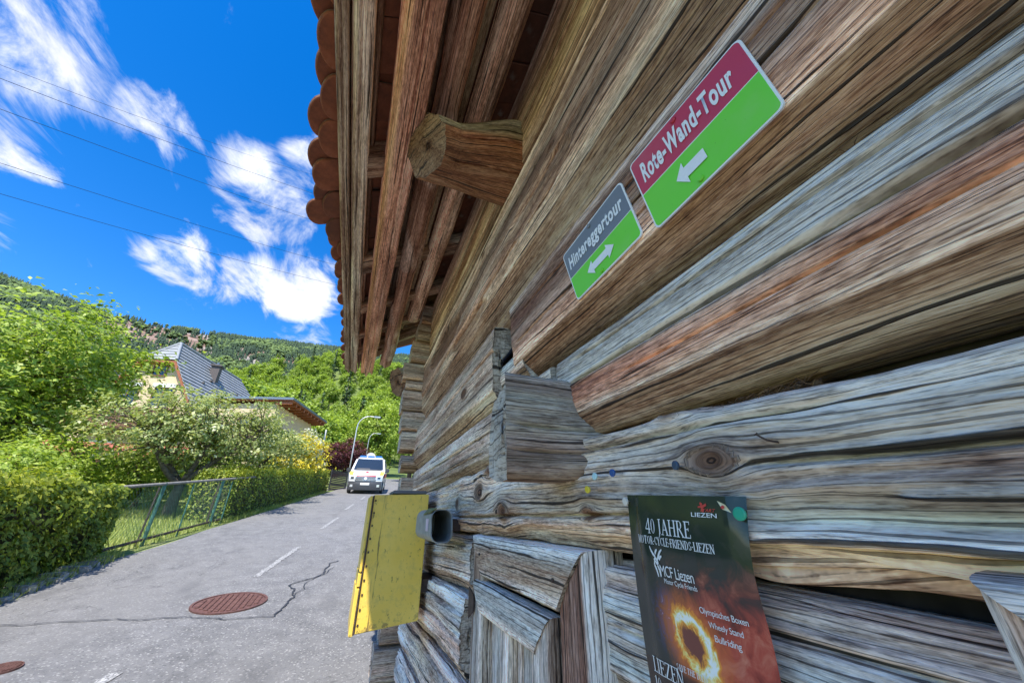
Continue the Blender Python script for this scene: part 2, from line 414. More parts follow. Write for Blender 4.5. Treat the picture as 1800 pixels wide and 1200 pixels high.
def road_strip(name, pts, w, mat, dz, ragged=.25, wig=0.0):
    P = []
    for (x0, y0), (x1, y1) in zip(pts[:-1], pts[1:]):
        k = max(2, int(math.hypot(x1-x0, y1-y0)/.04))
        for j in range(k): P.append((x0+(x1-x0)*j/k, y0+(y1-y0)*j/k))
    P.append(pts[-1]); V = []; F = []
    if wig: P = [(x+wig*(float(fbm(np.array(y*5.0), np.array(x*5.0+3), 0, 3))-.5), y+wig*(float(fbm(np.array(x*6.0), np.array(y*6.0), 2, 3))-.5)) for x, y in P]
    for j, (x, y) in enumerate(P):
        q = P[min(j+1, len(P)-1)]; r = P[max(j-1, 0)]; dx, dy = q[0]-r[0], q[1]-r[1]; l = math.hypot(dx, dy) or 1
        nx, ny = dy/l, -dx/l; o = (random.random()-.5)*w*ragged*2
        for s in (-1, 1):
            ww = w*.5*(1+(random.random()-.5)*ragged*2); V.append(on_road(x+nx*(s*ww+o), y+ny*(s*ww+o), dz))
        if j: F.append((2*j-2, 2*j-1, 2*j+1, 2*j))
    return link(name, mesh_np(name, V, np.array(F)), mat)
# centre line dashes, sealed joints, a cable shadow laid as a strip
dashes = [((-1.40, 2.2), (-1.235, 3.75)), ((-.935, 6.0), (-.71, 7.86)), ((-.52, 9.87), (-.27, 11.87)), ((-.16, 13.9), (.07, 15.9)), ((.33, 18.0), (.55, 20.0)), ((.8, 22.1), (1.0, 24.1)), ((1.35, 26.2), (1.6, 28.2))]
for a, b in dashes:
    tag(road_strip('lane_marking', [a, b], .075, M['paint'], .005, .15), kind='structure')
for nm, pts, w in (('seam_and_shadow', [(-3.3, 4.9), (-2.92, 4.891), (-2.45, 4.875), (-1.869, 4.816), (-1.295, 4.715), (-.845, 4.582), (-.496, 4.573)], .011),  # this strip draws the cable shadow, running into the crack
                   ('seam_and_shadow', [(-.496, 4.573), (-.452, 4.867), (-.402, 5.12), (-.49, 5.553), (-.375, 5.715), (-.251, 5.839), (-.192, 6.16), (-.161, 6.534), (-.028, 6.72)], .017),
                   ('seam_and_shadow', [(-.402, 5.12), (-.33, 5.6), (-.10, 6.3)], .008), ('seam_and_shadow', [(.34, 8.87), (.46, 9.29), (.655, 9.756)], .03)):
    tag(road_strip(nm, pts, w, M['tar_and_shadow'], .009, .55, .12), kind='structure')

def manhole(name, x, y, r, label):
    o = thing(name, label, 'manhole cover', on_road(x, y, .004)); o.rotation_euler = (math.atan(SL), 0, 0)
    iron = M['rust_iron']; mb = MB(); n_ = 40
    ring = lambda rr, z: [(rr*math.cos(2*math.pi*k/n_), rr*math.sin(2*math.pi*k/n_), z) for k in range(n_)]
    a, b, c_, d = ring(r, -.02), ring(r, .008), ring(r*.93, .008), ring(r*.93, -.01)
    for P, Q in ((a, b), (b, c_), (c_, d)):
        for k in range(n_): mb.poly([P[k], P[(k+1) % n_], Q[(k+1) % n_], Q[k]])
    mb.build('frame', iron, o)
    mb = MB(); mb.poly(ring(r*.915, .003)); mb.build('cover_plate', iron, o)
    mb = MB(); s = r*.15
    for ix in range(-6, 7):
        for iy in range(-6, 7):
            if math.hypot(ix*s, iy*s) < r*.82:
                mb.box((ix*s-s*.33, iy*s-s*.33, .0), (ix*s+s*.33, iy*s+s*.33, .013))
    tag(mb.build('raised_studs', iron, o, bevel=.002, seg=1), kind='stuff')
    return o
n = NT('rust_iron'); c = n.coord(); a = n.noise(c, 40, 5, .7)
n.set(Base_Color=n.ramp(a, [(.3, (.07, .034, .028)), (.55, (.15, .070, .056)), (.75, (.23, .14, .115))]), Roughness=.7, Metallic=.25); n.bump(a, .002); M['rust_iron'] = n.mat
manhole('manhole_cover', -.95, 5.04, .315, 'large rusty red manhole cover in the middle of the near lane')
manhole('manhole_cover', -1.90, 4.0, .085, 'small round iron valve cover at the left edge of the frame')

# ------------------------------------------------------------------ sweeping hewn timber
def chaikin(P, it, closed):
    for _ in range(it):
        if closed:
            Q = np.roll(P, -1, 1); a = .75*P+.25*Q; b = .25*P+.75*Q
            P = np.stack([a, b], 2).reshape(P.shape[0], -1, 2)
        else:
            a = .75*P[:, :-1]+.25*P[:, 1:]; b = .25*P[:, :-1]+.75*P[:, 1:]
            P = np.concatenate([P[:, :1], np.stack([a, b], 2).reshape(P.shape[0], -1, 2), P[:, -1:]], 1)
    return P
def sweep(name, parent, ts, prof, seed, org=(0, 0, 0), T=(0, 1, 0), A=(1, 0, 0), B=(0, 0, 1), res=.004, closed=False,
          cracks=(), knots=(), amp=1.0, attrs=None, mod=None, warp=None, mat=None, smooth_it=2, fine=1.0, cap=True, capfun=None):
    ts = np.asarray(ts, float); nt = len(ts)
    P = chaikin(prof(ts), smooth_it, closed)
    if closed: P = np.concatenate([P, P[:, :1]], 1)
    seg = np.sqrt(((P[:, 1:]-P[:, :-1])**2).sum(-1)); cum = np.concatenate([np.zeros((nt, 1)), np.cumsum(seg, 1)], 1)
    L = cum[:, -1].mean(); cumn = cum/cum[:, -1:]
    cracks = sorted(cracks, key=lambda c: c[0])
    curves = [np.zeros(nt)]; ws = [0]; act = [None]
    for (f0, t0, t1, w, dep, wob) in cracks:
        cv = f0+wob*(fbm(ts*2.3, f0*31+seed, 0, 4)-.5)*2
        curves.append(cv); ws.append(w/L); e = min(.12, (t1-t0)*.25)
        act.append(dep*sstep(t0, t0+e, ts)*sstep(t1, t1-e, ts)*(.55+.9*vnoise(ts*7, seed+f0*9))); 
    curves.append(np.ones(nt)); ws.append(0); act.append(None)
    R = []; D = []
    for k in range(len(curves)-1):
        a = curves[k]+ws[k]; b = curves[k+1]-ws[k+1]
        m_ = max(2, int(round((b-a).mean()*L/res)))
        for l in np.linspace(0, 1, m_+1): R.append(a+(b-a)*l); D.append(np.zeros(nt))
        if k < len(curves)-2:
            cv, w, d = curves[k+1], ws[k+1], act[k+1]
            for o_, q in ((-.55, .30), (-.22, .95), (.22, 1.0), (.55, .4)): R.append(cv+o_*w); D.append(-d*q)
    R = np.array(R); D = np.array(D); nr = len(R)
    AB = np.empty((nr, nt, 2))
    for j in range(nt):
        AB[:, j, 0] = np.interp(R[:, j], cumn[j], P[j, :, 0]); AB[:, j, 1] = np.interp(R[:, j], cumn[j], P[j, :, 1])
    tan = np.gradient(AB, axis=0)
    if closed: tan[0] = tan[-1] = AB[1]-AB[-2]
    tan /= np.maximum(np.sqrt((tan**2).sum(-1, keepdims=True)), 1e-9)
    for _ in range(1):
        t2 = tan.copy(); t2[1:-1] = (tan[:-2]+tan[1:-1]*2+tan[2:])/4; tan = t2
    nrm = np.stack([tan[..., 1], -tan[..., 0]], -1)
    Tm = np.repeat(ts[None], nr, 0); F0 = R*L; F = F0.copy(); disp = np.zeros_like(F)
    kd = np.zeros_like(F)
    for (tk, fk, r, hg) in knots:
        dt = (Tm-tk)/1.9; ds = F0-fk*L; rho = (np.sqrt(dt*dt+ds*ds)+1e-6)*(1+.5*(fbm(Tm*24, F0*40, seed+tk, 2)-.5))
        F = np.where(rho > r, F+ds*(-r*r/rho**2)*.95, fk*L+rho*1.2)
        kd = np.maximum(kd, .62*np.exp(-(rho/(1.05*r))**4)+.25*np.exp(-(rho/(2.2*r))**2))
        disp += hg*np.exp(-(rho/(1.7*r))**2)-hg*.55*np.exp(-(rho/(.45*r))**2)
    F = F+.010*(fbm(Tm*1.7, F0*5, seed+2.2, 2)-.5)
    per = 1.0
    if closed:      # fade noise where the loop closes so that the two sides meet
        e = np.minimum(R, 1-R)*L; per = sstep(0, .02, e)
    disp += per*amp*(.009*(fbm(Tm*1.9, F*6, seed, 3)-.5)+.0065*(fbm(Tm*3.2, F*38, seed+1, 3)-.5))
    rd = fbm(Tm*5.0, F*120, seed+4, 2)
    disp += per*amp*fine*(.0034*(rd-.5))
    disp += D*per
    zmin, zmax = AB[..., 1].min(0, keepdims=True), AB[..., 1].max(0, keepdims=True)
    zr = (AB[..., 1]-zmin)/(zmax-zmin)
    if mod is not None: disp += mod(Tm, R, F, zr, nrm)
    AB2 = AB+nrm*disp[..., None]
    if closed: AB2[-1] = AB2[0]
    Tw = Tm if warp is None else warp(Tm, AB2[..., 0], AB2[..., 1])
    org, T, A, B = [np.asarray(v, float) for v in (org, T, A, B)]
    V = org+Tw[..., None]*T+AB2[..., :1]*A+AB2[..., 1:]*B
    idx = np.arange(nr*nt).reshape(nr, nt)
    f = np.stack([idx[:-1, :-1], idx[1:, :-1], idx[1:, 1:], idx[:-1, 1:]], -1).reshape(-1, 4)
    if np.dot(np.cross(A, B), T) > 0: f = f[:, ::-1]
    gc = np.stack([Tm+seed*7.31, F+seed*1.93, np.zeros_like(F)], -1).reshape(-1, 3)
    wx, tint = (attrs or default_attrs())(Tm, F, zr, nrm, seed)
    tint = tint*(1-kd[..., None]*np.array([.85, .95, 1.0])); wx = wx-.35*kd
    wx = np.broadcast_to(wx, F.shape).reshape(-1); tint = np.broadcast_to(tint, F.shape+(3,)).reshape(-1, 3)
    VV = [V.reshape(-1, 3)]; faces = [f]; nb = nr*nt
    if cap:
        for col in (0, nt-1):
            ring = V[:, col]; cen = ring.mean(0); ab = AB2[:, col]; ca = ab.mean(0)
            rings = [1.0, .93, .8, .6, .35, .12]; base = nb; cnt = 0; g = []; vv = []
            for q in rings:
                rr = cen+(ring-cen)*q
                rr = rr+T*((vnoise(rr[:, 0]*60, rr[:, 1]*60, rr[:, 2]*60)-.5)*.006*(q < .99)-(0.004 if q < .95 else 0)*(1 if col else -1))[:, None]
                vv.append(rr); d_ = ab-ca
                rad = np.sqrt(((d_*q)**2).sum(-1)); g.append(np.stack([d_[:, 0]*q*4+.3+seed*5.1, rad*.10+d_[:, 1]*q*.45+seed*2.7, np.zeros(nr)], -1))
            vv = np.concatenate(vv); g = np.concatenate(g); k_ = np.arange(len(vv)).reshape(len(rings), nr)+base
            ff = np.stack([k_[:-1, :-1], k_[1:, :-1], k_[1:, 1:], k_[:-1, 1:]], -1).reshape(-1, 4)
            faces += [ff, list(k_[-1])]; VV.append(vv); gc = np.concatenate([gc, g])
            cw, ct = (capfun or (.75, (.72, .70, .66)))
            wx = np.concatenate([wx, np.full(len(vv), cw)]); tint = np.concatenate([tint, np.tile(ct, (len(vv), 1))]); nb += len(vv)
    me = mesh_np(name, np.concatenate(VV), faces)
    attr(me, 'gc', gc); attr(me, 'wx', wx, 'FLOAT'); attr(me, 'tint', tint, 'FLOAT_COLOR')
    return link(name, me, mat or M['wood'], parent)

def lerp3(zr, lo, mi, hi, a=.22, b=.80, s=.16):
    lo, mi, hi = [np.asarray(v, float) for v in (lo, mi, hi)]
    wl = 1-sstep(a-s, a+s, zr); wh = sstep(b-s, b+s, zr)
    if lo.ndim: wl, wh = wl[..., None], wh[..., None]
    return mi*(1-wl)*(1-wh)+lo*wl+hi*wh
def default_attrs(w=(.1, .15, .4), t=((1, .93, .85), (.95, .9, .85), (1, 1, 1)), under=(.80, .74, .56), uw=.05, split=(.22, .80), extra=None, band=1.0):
    """wood colour: w = greyness low/mid/top, t = tint low/mid/top; `under` = the never rained-on underside, with shade painted in"""
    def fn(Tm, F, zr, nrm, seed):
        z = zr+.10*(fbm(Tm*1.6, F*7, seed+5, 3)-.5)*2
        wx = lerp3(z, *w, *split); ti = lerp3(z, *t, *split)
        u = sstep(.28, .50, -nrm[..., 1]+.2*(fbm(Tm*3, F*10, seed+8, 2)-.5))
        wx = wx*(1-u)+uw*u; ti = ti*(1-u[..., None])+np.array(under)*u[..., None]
        ar = sstep(.03, .14, -nrm[..., 1])*sstep(.42, .30, -nrm[..., 1])      # worn lower arris, plus a highlight painted into the tint
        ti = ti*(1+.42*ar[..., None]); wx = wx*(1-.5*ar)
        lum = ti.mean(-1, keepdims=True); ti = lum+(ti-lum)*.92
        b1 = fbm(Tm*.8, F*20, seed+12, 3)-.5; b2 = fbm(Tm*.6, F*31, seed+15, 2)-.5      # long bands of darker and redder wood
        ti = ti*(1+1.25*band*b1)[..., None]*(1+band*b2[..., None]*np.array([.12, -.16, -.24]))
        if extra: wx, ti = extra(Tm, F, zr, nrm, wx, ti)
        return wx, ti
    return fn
def fn(v):
    return v if callable(v) else (lambda t: np.full_like(np.asarray(t, float), v))
def log_prof(zt, zb, xf, lip=.02, uh=.06, ub=.045, bow=.004, back=.11, seed=0, lean=0.0):
    zt, zb, xf = fn(zt), fn(zb), fn(xf)
    def p(ts):
        w1 = (fbm(ts*1.3, seed+.5, 0, 3)-.5); w2 = (fbm(ts*1.5, seed+7.5, 0, 3)-.5); w3 = fbm(ts*1.2, seed+3.3, 0, 2)
        a, b, x = zt(ts)+.016*w1, zb(ts)+.018*w2, xf(ts)
        u = uh*(.7+.6*w3); v = ub*(.7+.6*w3)
        pts = [(x+back, a), (x+lip*1.3-lean, a+.002), (x+lip*.25-lean, a-lip*.05), (x+lip*.15-lean, a-lip*.15), (x-lean, a-lip), (x-bow-lean*.6, a*.6+b*.4), (x-bow*.4, b+u*1.1), (x, b+u*1.0), (x, b+u*.985), (x+v*.25, b+u*.70), (x+v*.6, b+u*.28), (x+v, b), (x+back, b-.003)]
        return np.stack([np.stack([q[0]+0*ts, q[1]+0*ts], -1) for q in pts], 1)
    return p
def rect_prof(cx, cz, w, h, ch=.012, rot=0.0, taper=None, jit=0.0, seed=0):
    def p(ts):
        hw, hh = w/2, h/2
        base = [(-hw, hh-ch), (-hw, -hh+ch), (-hw+ch, -hh), (hw-ch, -hh), (hw, -hh+ch), (hw, hh-ch), (hw-ch, hh), (-hw+ch, hh)]
        out = []
        for k, (a, b) in enumerate(base):
            j = 1+jit*(vnoise(ts*1.7, seed*3.1+k)-.5)*2; s = 1.0 if taper is None else taper(ts)
            a2, b2 = a*j*s, b*j*s
            out.append(np.stack([fn(cx)(ts)+a2*math.cos(rot)-b2*math.sin(rot), fn(cz)(ts)+a2*math.sin(rot)+b2*math.cos(rot)], -1))
        return np.stack(out, 1)
    return p

# ------------------------------------------------------------------ the log barn
barn = thing('log_barn', 'old weathered log barn with overhanging clay tile roof beside the road', 'barn', (0, 0, 0))
XW = .40
def stations(y0, y1, k=.0065, mn=.0055):
    out = []; y = max(y0, -.15)
    while y < y1: out.append(y); y += max(mn, k*math.hypot(.42, y))
    out.append(y1)
    pre = list(np.linspace(y0, -.15, 14, endpoint=False)) if y0 < -.15 else []
    return np.array(pre+out)
Z = lambda *a: [v+H for v in a]
YN = -2.4
# wall logs, top to bottom (z is measured from the road beside the camera)
def L0_extra(Tm, F, zr, nrm, wx, ti):
    s = sstep(.45, .6, fbm(Tm*.9, F*16, 3.1, 3)); ti = ti*(1-.30*s[..., None]*np.array([.8, 1, 1.1])); return wx, ti
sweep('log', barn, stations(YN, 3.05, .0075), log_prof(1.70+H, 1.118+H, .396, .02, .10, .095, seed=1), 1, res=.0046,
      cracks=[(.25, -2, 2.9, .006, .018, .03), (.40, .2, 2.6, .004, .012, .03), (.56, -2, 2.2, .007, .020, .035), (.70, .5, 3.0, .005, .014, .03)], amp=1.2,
      attrs=default_attrs((.02, .10, .06), ((.66, .56, .49), (1.14, 1.02, .93), (1.0, .9, .82)), under=(.56, .47, .41), split=(.14, .8), extra=L0_extra))  # low and under tints carry the painted shade of the groove below
def L1_mod(Tm, R, F, zr, nrm):      # flat axe scars near the far end
    d = 0
    for (t0, z0, rt, rz, dep) in ((2.1, .70, .42, .16, .016), (1.55, .40, .30, .10, .012), (.75, .55, .22, .12, .009)):
        q = ((Tm-t0)/rt)**2+((zr-z0-(Tm-t0)*.06)/rz)**2; d = d-dep*sstep(1.15, .85, q)
    return d
def L1_extra(Tm, F, zr, nrm, wx, ti):
    for (t0, z0, rt, rz) in ((2.1, .70, .42, .16), (1.55, .40, .30, .10)):
        q = ((Tm-t0)/rt)**2+((zr-z0-(Tm-t0)*.06)/rz)**2; s = sstep(1.1, .9, q)[..., None]; ti = ti*(1-s)+ti*np.array([.62, .55, .50])*s
    s = sstep(.48, .62, fbm(Tm*1.1, F*13, 6.7, 3))*sstep(.25, .45, zr)*sstep(2.2, .5, Tm); ti = ti*(1-s[..., None]*np.array([.42, .44, .42]))
    edge = sstep(.945, .975, zr); ti = ti*(1+edge[..., None]*.55)  # lit upper lip painted brighter in the tint
    return wx, ti
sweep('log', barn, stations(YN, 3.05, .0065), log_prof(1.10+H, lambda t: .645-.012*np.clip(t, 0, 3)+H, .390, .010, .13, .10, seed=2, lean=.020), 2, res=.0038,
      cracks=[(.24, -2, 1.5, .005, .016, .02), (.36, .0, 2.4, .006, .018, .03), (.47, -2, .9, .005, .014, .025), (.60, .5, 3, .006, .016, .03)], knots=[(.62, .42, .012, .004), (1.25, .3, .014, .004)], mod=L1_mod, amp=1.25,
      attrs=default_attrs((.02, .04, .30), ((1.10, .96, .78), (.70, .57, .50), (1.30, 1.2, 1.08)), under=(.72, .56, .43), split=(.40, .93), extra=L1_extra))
# the log that carries the two route signs, cut off at a notch
def cut_warp(tend, k, zc):
    def w(t, a, b):
        s = sstep(tend-.25, tend, t); return t+s*k*(b-zc)
    return w
def L2_extra(Tm, F, zr, nrm, wx, ti):
    s = sstep(.42, .6, fbm(Tm*1.4, F*15, 9.2, 3))*sstep(.28, .42, zr)*sstep(.95, .85, zr); ti = ti*(1-s[..., None]*np.array([.30, .38, .40])); return wx, ti
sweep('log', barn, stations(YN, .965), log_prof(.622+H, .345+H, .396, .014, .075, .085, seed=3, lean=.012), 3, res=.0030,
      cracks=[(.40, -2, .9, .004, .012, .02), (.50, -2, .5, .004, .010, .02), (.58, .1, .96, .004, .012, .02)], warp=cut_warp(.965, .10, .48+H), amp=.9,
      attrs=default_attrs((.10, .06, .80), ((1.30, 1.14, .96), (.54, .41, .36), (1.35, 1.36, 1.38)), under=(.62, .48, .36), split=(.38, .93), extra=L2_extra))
sweep('log', barn, stations(1.09, 3.0, .008), log_prof(lambda t: .600-.02*sstep(1.1, 2.8, t)+H, lambda t: .325-.03*sstep(1.1, 2.8, t)+H, .372, .012, .05, .04, seed=4), 4, res=.0045,
      cracks=[(.42, 1.0, 1.9, .010, .026, .03), (.58, 1.6, 2.9, .006, .016, .03)], knots=[(1.45, .52, .02, .006)], amp=1.2,
      attrs=default_attrs((.25, .28, .25), ((1.15, 1.02, .88), (.98, .90, .82), (1.05, .98, .9))), capfun=(1.0, (.62, .60, .56)))
sweep('log_splice', barn, np.linspace(.90, 1.30, 60), log_prof(.455+H, .332+H, .402, .02, .05, .04, seed=5), 5, res=.004, amp=.8,
      attrs=default_attrs((.2, .5, .95), ((1.1, 1, .85), (1.1, 1.05, 1), (1.25, 1.28, 1.32))))
# grey-topped red-brown log
def L3_extra(Tm, F, zr, nrm, wx, ti):
    top = sstep(.52+.06*Tm, .66+.06*Tm, zr+.05*(fbm(Tm*2, F*9, 2, 3)-.5)*2)
    wx = np.maximum(wx, top*.95); ti = ti*(1-top[..., None])+np.array([.86, .85, .84])*top[..., None]
    red = sstep(.40, .65, fbm(Tm*1.6, F*8, 4.4, 3))*sstep(.25, .4, zr)*(1-top); ti = ti*(1-red[..., None]*np.array([.06, .30, .36])); return wx, ti
sweep('log', barn, stations(YN, .70), log_prof(.320+H, .138+H, .398, .016, .044, .050, bow=.003, seed=6, lean=.004), 6, res=.0026,
      cracks=[(.355, -2, .66, .0045, .014, .015), (.475, -2, .70, .0065, .022, .018), (.30, -.1, .35, .0035, .010, .012), (.56, -.2, .5, .003, .008, .012)], amp=.95,
      attrs=default_attrs((.10, .18, .95), ((1.32, 1.18, 1.02), (.96, .76, .64), (1.12, 1.13, 1.16)), under=(.74, .60, .47), split=(.40, .80), extra=L3_extra))
sweep('log', barn, stations(.72, 2.95, .008), log_prof(lambda t: .318-.03*sstep(.7, 2.8, t)+H, lambda t: .118-.03*sstep(1, 2.8, t)+H, .388, .02, .05, .04, seed=7), 7, res=.0042,
      cracks=[(.45, .8, 2.6, .006, .018, .03), (.60, 1.2, 2.9, .004, .012, .03)], amp=1.2,
      attrs=default_attrs((.25, .35, .5), ((1.2, 1.06, .9), (1.0, .93, .86), (1.05, 1.02, 1.0))))
# knotty silver log
KN = [(.335, .455, .018, .010), (1.22, .44, .022, .016), (1.02, .60, .020, .012), (.62, .62, .012, .008), (.40, .26, .012, .012), (.80, .36, .011, .008), (1.5, .5, .018, .012), (1.12, .30, .016, .010)]
def L4_mod(Tm, R, F, zr, nrm):
    d = .016*(fbm(Tm*6, F*24, 11.3, 3)-.5)*(.5+sstep(.2, 1.1, Tm))
    # splintered, lifted strips low on the near end and worm galleries
    st = sstep(.46, .34, zr)*sstep(.42, .30, Tm)
    d = d+st*.020*(np.abs(fbm(Tm*2.6, F*78, 15.1, 2)-.5)*4-.7)
    g = sstep(.05, .0, np.abs(zr-(.36+.05*np.sin(Tm*9)+.06*(fbm(Tm*5, 3, 3, 3)-.5))))*sstep(.33, .28, Tm)
    d = d-g*.012*sstep(.40, .62, vnoise(Tm*26, 2.0))
    sc = sstep(.10, .07, Tm)*sstep(.50, .56, zr)*sstep(.82, .76, zr); d = d-.008*sc
    return d
def L4_extra(Tm, F, zr, nrm, wx, ti):
    fr = sstep(.13, .07, zr+.03*(fbm(Tm*8, 1, 1, 3)-.5))*sstep(.50, .40, Tm)*sstep(-.05, .02, Tm)
    wx = wx*(1-.6*fr); ti = ti*(1-fr[..., None])+np.array([1.45, 1.38, 1.25])*fr[..., None]
    tan_ = sstep(.5, .66, fbm(Tm*3, F*10, 21, 3))*sstep(.25, .7, Tm); wx = wx-.5*tan_
    ro = sstep(.55, .70, fbm(Tm*4, F*24, 27, 3))*.9; wx = wx-.55*ro
    return wx, ti
sweep('log', barn, stations(YN, 2.72), log_prof(lambda t: .112+.018*sstep(.1, .5, t)-.03*sstep(1, 2.7, t)+H, lambda t: -.055-.02*sstep(1, 2.7, t)+H, lambda t: .400-.012*sstep(.3, 1.2, t), .022, .03, .03, bow=.005, seed=8), 8, res=.0026,
      cracks=[(.33, .15, 1.4, .006, .016, .03), (.47, -2, .33, .0065, .022, .012), (.62, .3, 1.6, .006, .018, .03), (.70, -2, .30, .006, .02, .02), (.78, -1, .25, .005, .016, .015)], knots=KN, mod=L4_mod, amp=1.5, fine=2.6,
      attrs=default_attrs((.8, .88, .92), ((.88, .82, .76), (.94, .88, .82), (.95, .90, .85)), under=(1.0, .9, .72), uw=.4, extra=L4_extra, band=1.05))
def grey_attr(a=.9, t=1.0):
    def ex(Tm, F, zr, nrm, wx, ti):
        s = sstep(.52, .70, fbm(Tm*3.1, F*13, 33, 3)); return wx-.55*s, ti
    return default_attrs((a-.2, a, a), ((t*.97, t*.97, t), (t, t, t*1.01), (t*1.04, t*1.05, t*1.07)), under=(.8, .76, .68), uw=.5, extra=ex, band=1.1)
# right of the door
low = [(-.080, -.262, .425, 9), (-.270, -.452, .415, 10), (-.46, -.65, .41, 11), (-.66, -.86, .41, 12), (-.87, -1.12, .41, 13), (-1.13, -1.5, .41, 14)]
for zt, zb, xf, sd in low:
    near = sd < 12
    sweep('log', barn, stations(YN, .66) if near else np.linspace(YN, .66, 60), log_prof(zt+H, zb+H, xf, .035, .04, .035, bow=.006, seed=sd), sd, res=.0028 if near else .012,
          cracks=[(.36, -2, .6, .006, .018, .02), (.5, -.2, .64, .005, .014, .02), (.62, -2, .4, .006, .018, .02), (.72, .1, .64, .004, .012, .02)], amp=1.5, fine=2.6, attrs=grey_attr(.92, .95))
# left of the door
lowl = [(-.065, -.235, .392, 15), (-.242, -.445, .372, 16), (-.46, -.645, .385, 17), (-.66, -.84, .39, 18), (-.86, -1.1, .395, 19), (-1.11, -1.5, .395, 20)]
for zt, zb, xf, sd in lowl:
    sweep('log', barn, stations(1.34, 2.78, .006) if sd < 19 else np.linspace(1.34, 2.78, 60), log_prof(lambda t, v=zt: v-.055*(t-1.34)/1.4+H, lambda t, v=zb: v-.055*(t-1.34)/1.4+H, xf, .03, .04, .035, bow=.006, seed=sd), sd, res=.0038 if sd < 19 else .012,
          cracks=[(.36, 1.4, 2.6, .008, .022, .03), (.52, 1.35, 2.1, .007, .018, .03), (.66, 1.6, 2.7, .006, .018, .03)], amp=1.9, fine=2.4, attrs=grey_attr(.82, .98))
# unseen dark box added behind the logs so that no light leaks in
M['dark_wood_and_backing'] = plain('dark_backing', (.05, .038, .03), .95, var=.4)
mb = MB(); mb.box((.50, YN, -.3), (4.2, 2.9, 1.69+H)); mb.build('light_block_box', M['dark_wood_and_backing'], barn)
# cross-wall timbers passing through the wall: dovetailed tie end
def corbel():
    ts = np.linspace(.0, .20, 40)        # from its free end towards the wall, along x
    def prof(t):
        fl = sstep(.07, .19, t)
        y0, y1 = .640-.055*fl*0, .735; zt, zb = .262+H+0*t, .060+H+.0*t
        ylo = .640-.030*fl
        pts = [(y0+0*t, zt), (y0-.002+0*t, .200+H+0*t), (ylo, .135+H+0*t), (ylo-.012*fl, zb+.01), (y0+.015+0*t, zb-.004), (y1-.01+0*t, zb), (y1+.006+0*t, zb+.02), (y1-.01+0*t, zt-.03), (y1-.05+0*t, zt+.004)]
        return np.stack([np.stack([q[0]+0*t, q[1]+0*t], -1) for q in pts], 1)
    def wp(t, a, b):      # concave free end
        s = sstep(.06, .0, t); return t+s*(.014*np.cos((a-.69)*60)-.03*(b-.06-H))
    sweep('tie_log_end', barn, ts, prof, 31, org=(.262, 0, 0), T=(1, 0, 0), A=(0, 1, 0), B=(0, 0, 1), res=.004, closed=True, smooth_it=2, warp=wp, amp=1.0, fine=1.6,
          cracks=[(.16, .0, .2, .006, .014, .02), (.25, 0, .2, .005, .012, .02)],
          attrs=default_attrs((.75, .98, .98), ((.72, .66, .60), (.50, .46, .43), (.70, .68, .66)), under=(.8, .7, .58), uw=.3, band=1.6), capfun=(.9, (.52, .50, .47)))
corbel()
# log ends of the far gable wall, seen in a stack at the corner
ends = [(1.68, 1.50, .31), (1.49, 1.33, .29), (1.32, 1.14, .26), (1.13, .985, .215), (.98, .905, .245), (.90, .735, .235), (.73, .585, .25), (.58, .430, .262), (.415, .285, .285), (.26, .10, .30), (-.10, -.28, .30), (-.30, -.48, .30), (-.52, -.695, .285), (-.705, -.865, .262), (-.875, -1.06, .27), (-1.08, -1.4, .28)]
for k, (zt, zb, xo) in enumerate(ends):
    zt -= .02; zb -= .026 if k not in (7, 8) else .012
    sweep('gable_log_end', barn, np.linspace(0, .30, 26), rect_prof(2.93, (zt+zb)/2+H, .19, zt-zb, .012 if k != 8 else .04, jit=.035, seed=k), 40+k, org=(xo, 0, 0), T=(1, 0, 0), A=(0, 1, 0), B=(0, 0, 1), res=.008, closed=True,
          cracks=[(.12, 0, .3, .006, .012, .02)], amp=1.3, attrs=default_attrs((.55, .6, .6), ((.8, .76, .7), (.85, .82, .78), (.9, .88, .85))), capfun=(.9, (.66, .62, .58)))
# roof timbers
RP = lambda x: 1.35+(x+.39)*.577+H        # underside of the tiles
YE = 4.05
ts_long = np.concatenate([np.linspace(YN, .1, 20, endpoint=False), stations(.1, YE, .012, .012)])
ba = lambda t, g=.05: default_attrs((g, g, g+.05), (t, t, t), under=tuple(v*.98 for v in t), uw=g)
def tip(y0, k, zc=0, xc=0):          # ragged pointed far ends
    def w(t, a, b):
        s = sstep(y0-.25, y0, t); return t-s*k*(np.abs(np.sin((a-xc)*55+1.0)))-s*.05*vnoise(a*90, b*90)
    return w
sweep('eave_board', barn, ts_long, rect_prof(-.268, 1.405+H, .045, .115, .006, rot=.1, jit=.06, seed=1), 61, res=.007, closed=True, amp=1.0, warp=tip(YE, .10), attrs=ba((.80, .70, .60), .35), cracks=[(.3, -2, 3, .005, .01, .02)])
sweep('eave_lath', barn, ts_long, rect_prof(-.208, 1.395+H, .066, .09, .010, rot=.25, jit=.10, seed=2), 62, res=.006, closed=True, amp=1.1, warp=tip(YE, .07), attrs=ba((1.25, 1.16, 1.04), .40), cracks=[(.25, -2, 3, .006, .012, .03)])
sweep('eave_lath', barn, ts_long, rect_prof(-.165, 1.455+H, .02, .06, .004, jit=.05, seed=3), 63, res=.008, closed=True, attrs=ba((.55, .42, .34)))
sweep('purlin', barn, ts_long, rect_prof(lambda t: -.030-.012*np.clip(t, 0, 4), 1.395+H, .118, .125, .016, rot=.32, jit=.07, seed=4), 64, res=.005, closed=True, amp=1.3, warp=tip(YE+.05, .16),
      attrs=ba((1.35, .92, .78), .0), cracks=[(.28, -2, 3.4, .005, .012, .03), (.42, .5, 3.5, .006, .014, .03)])
M['flaky_bark'] = M['wood']
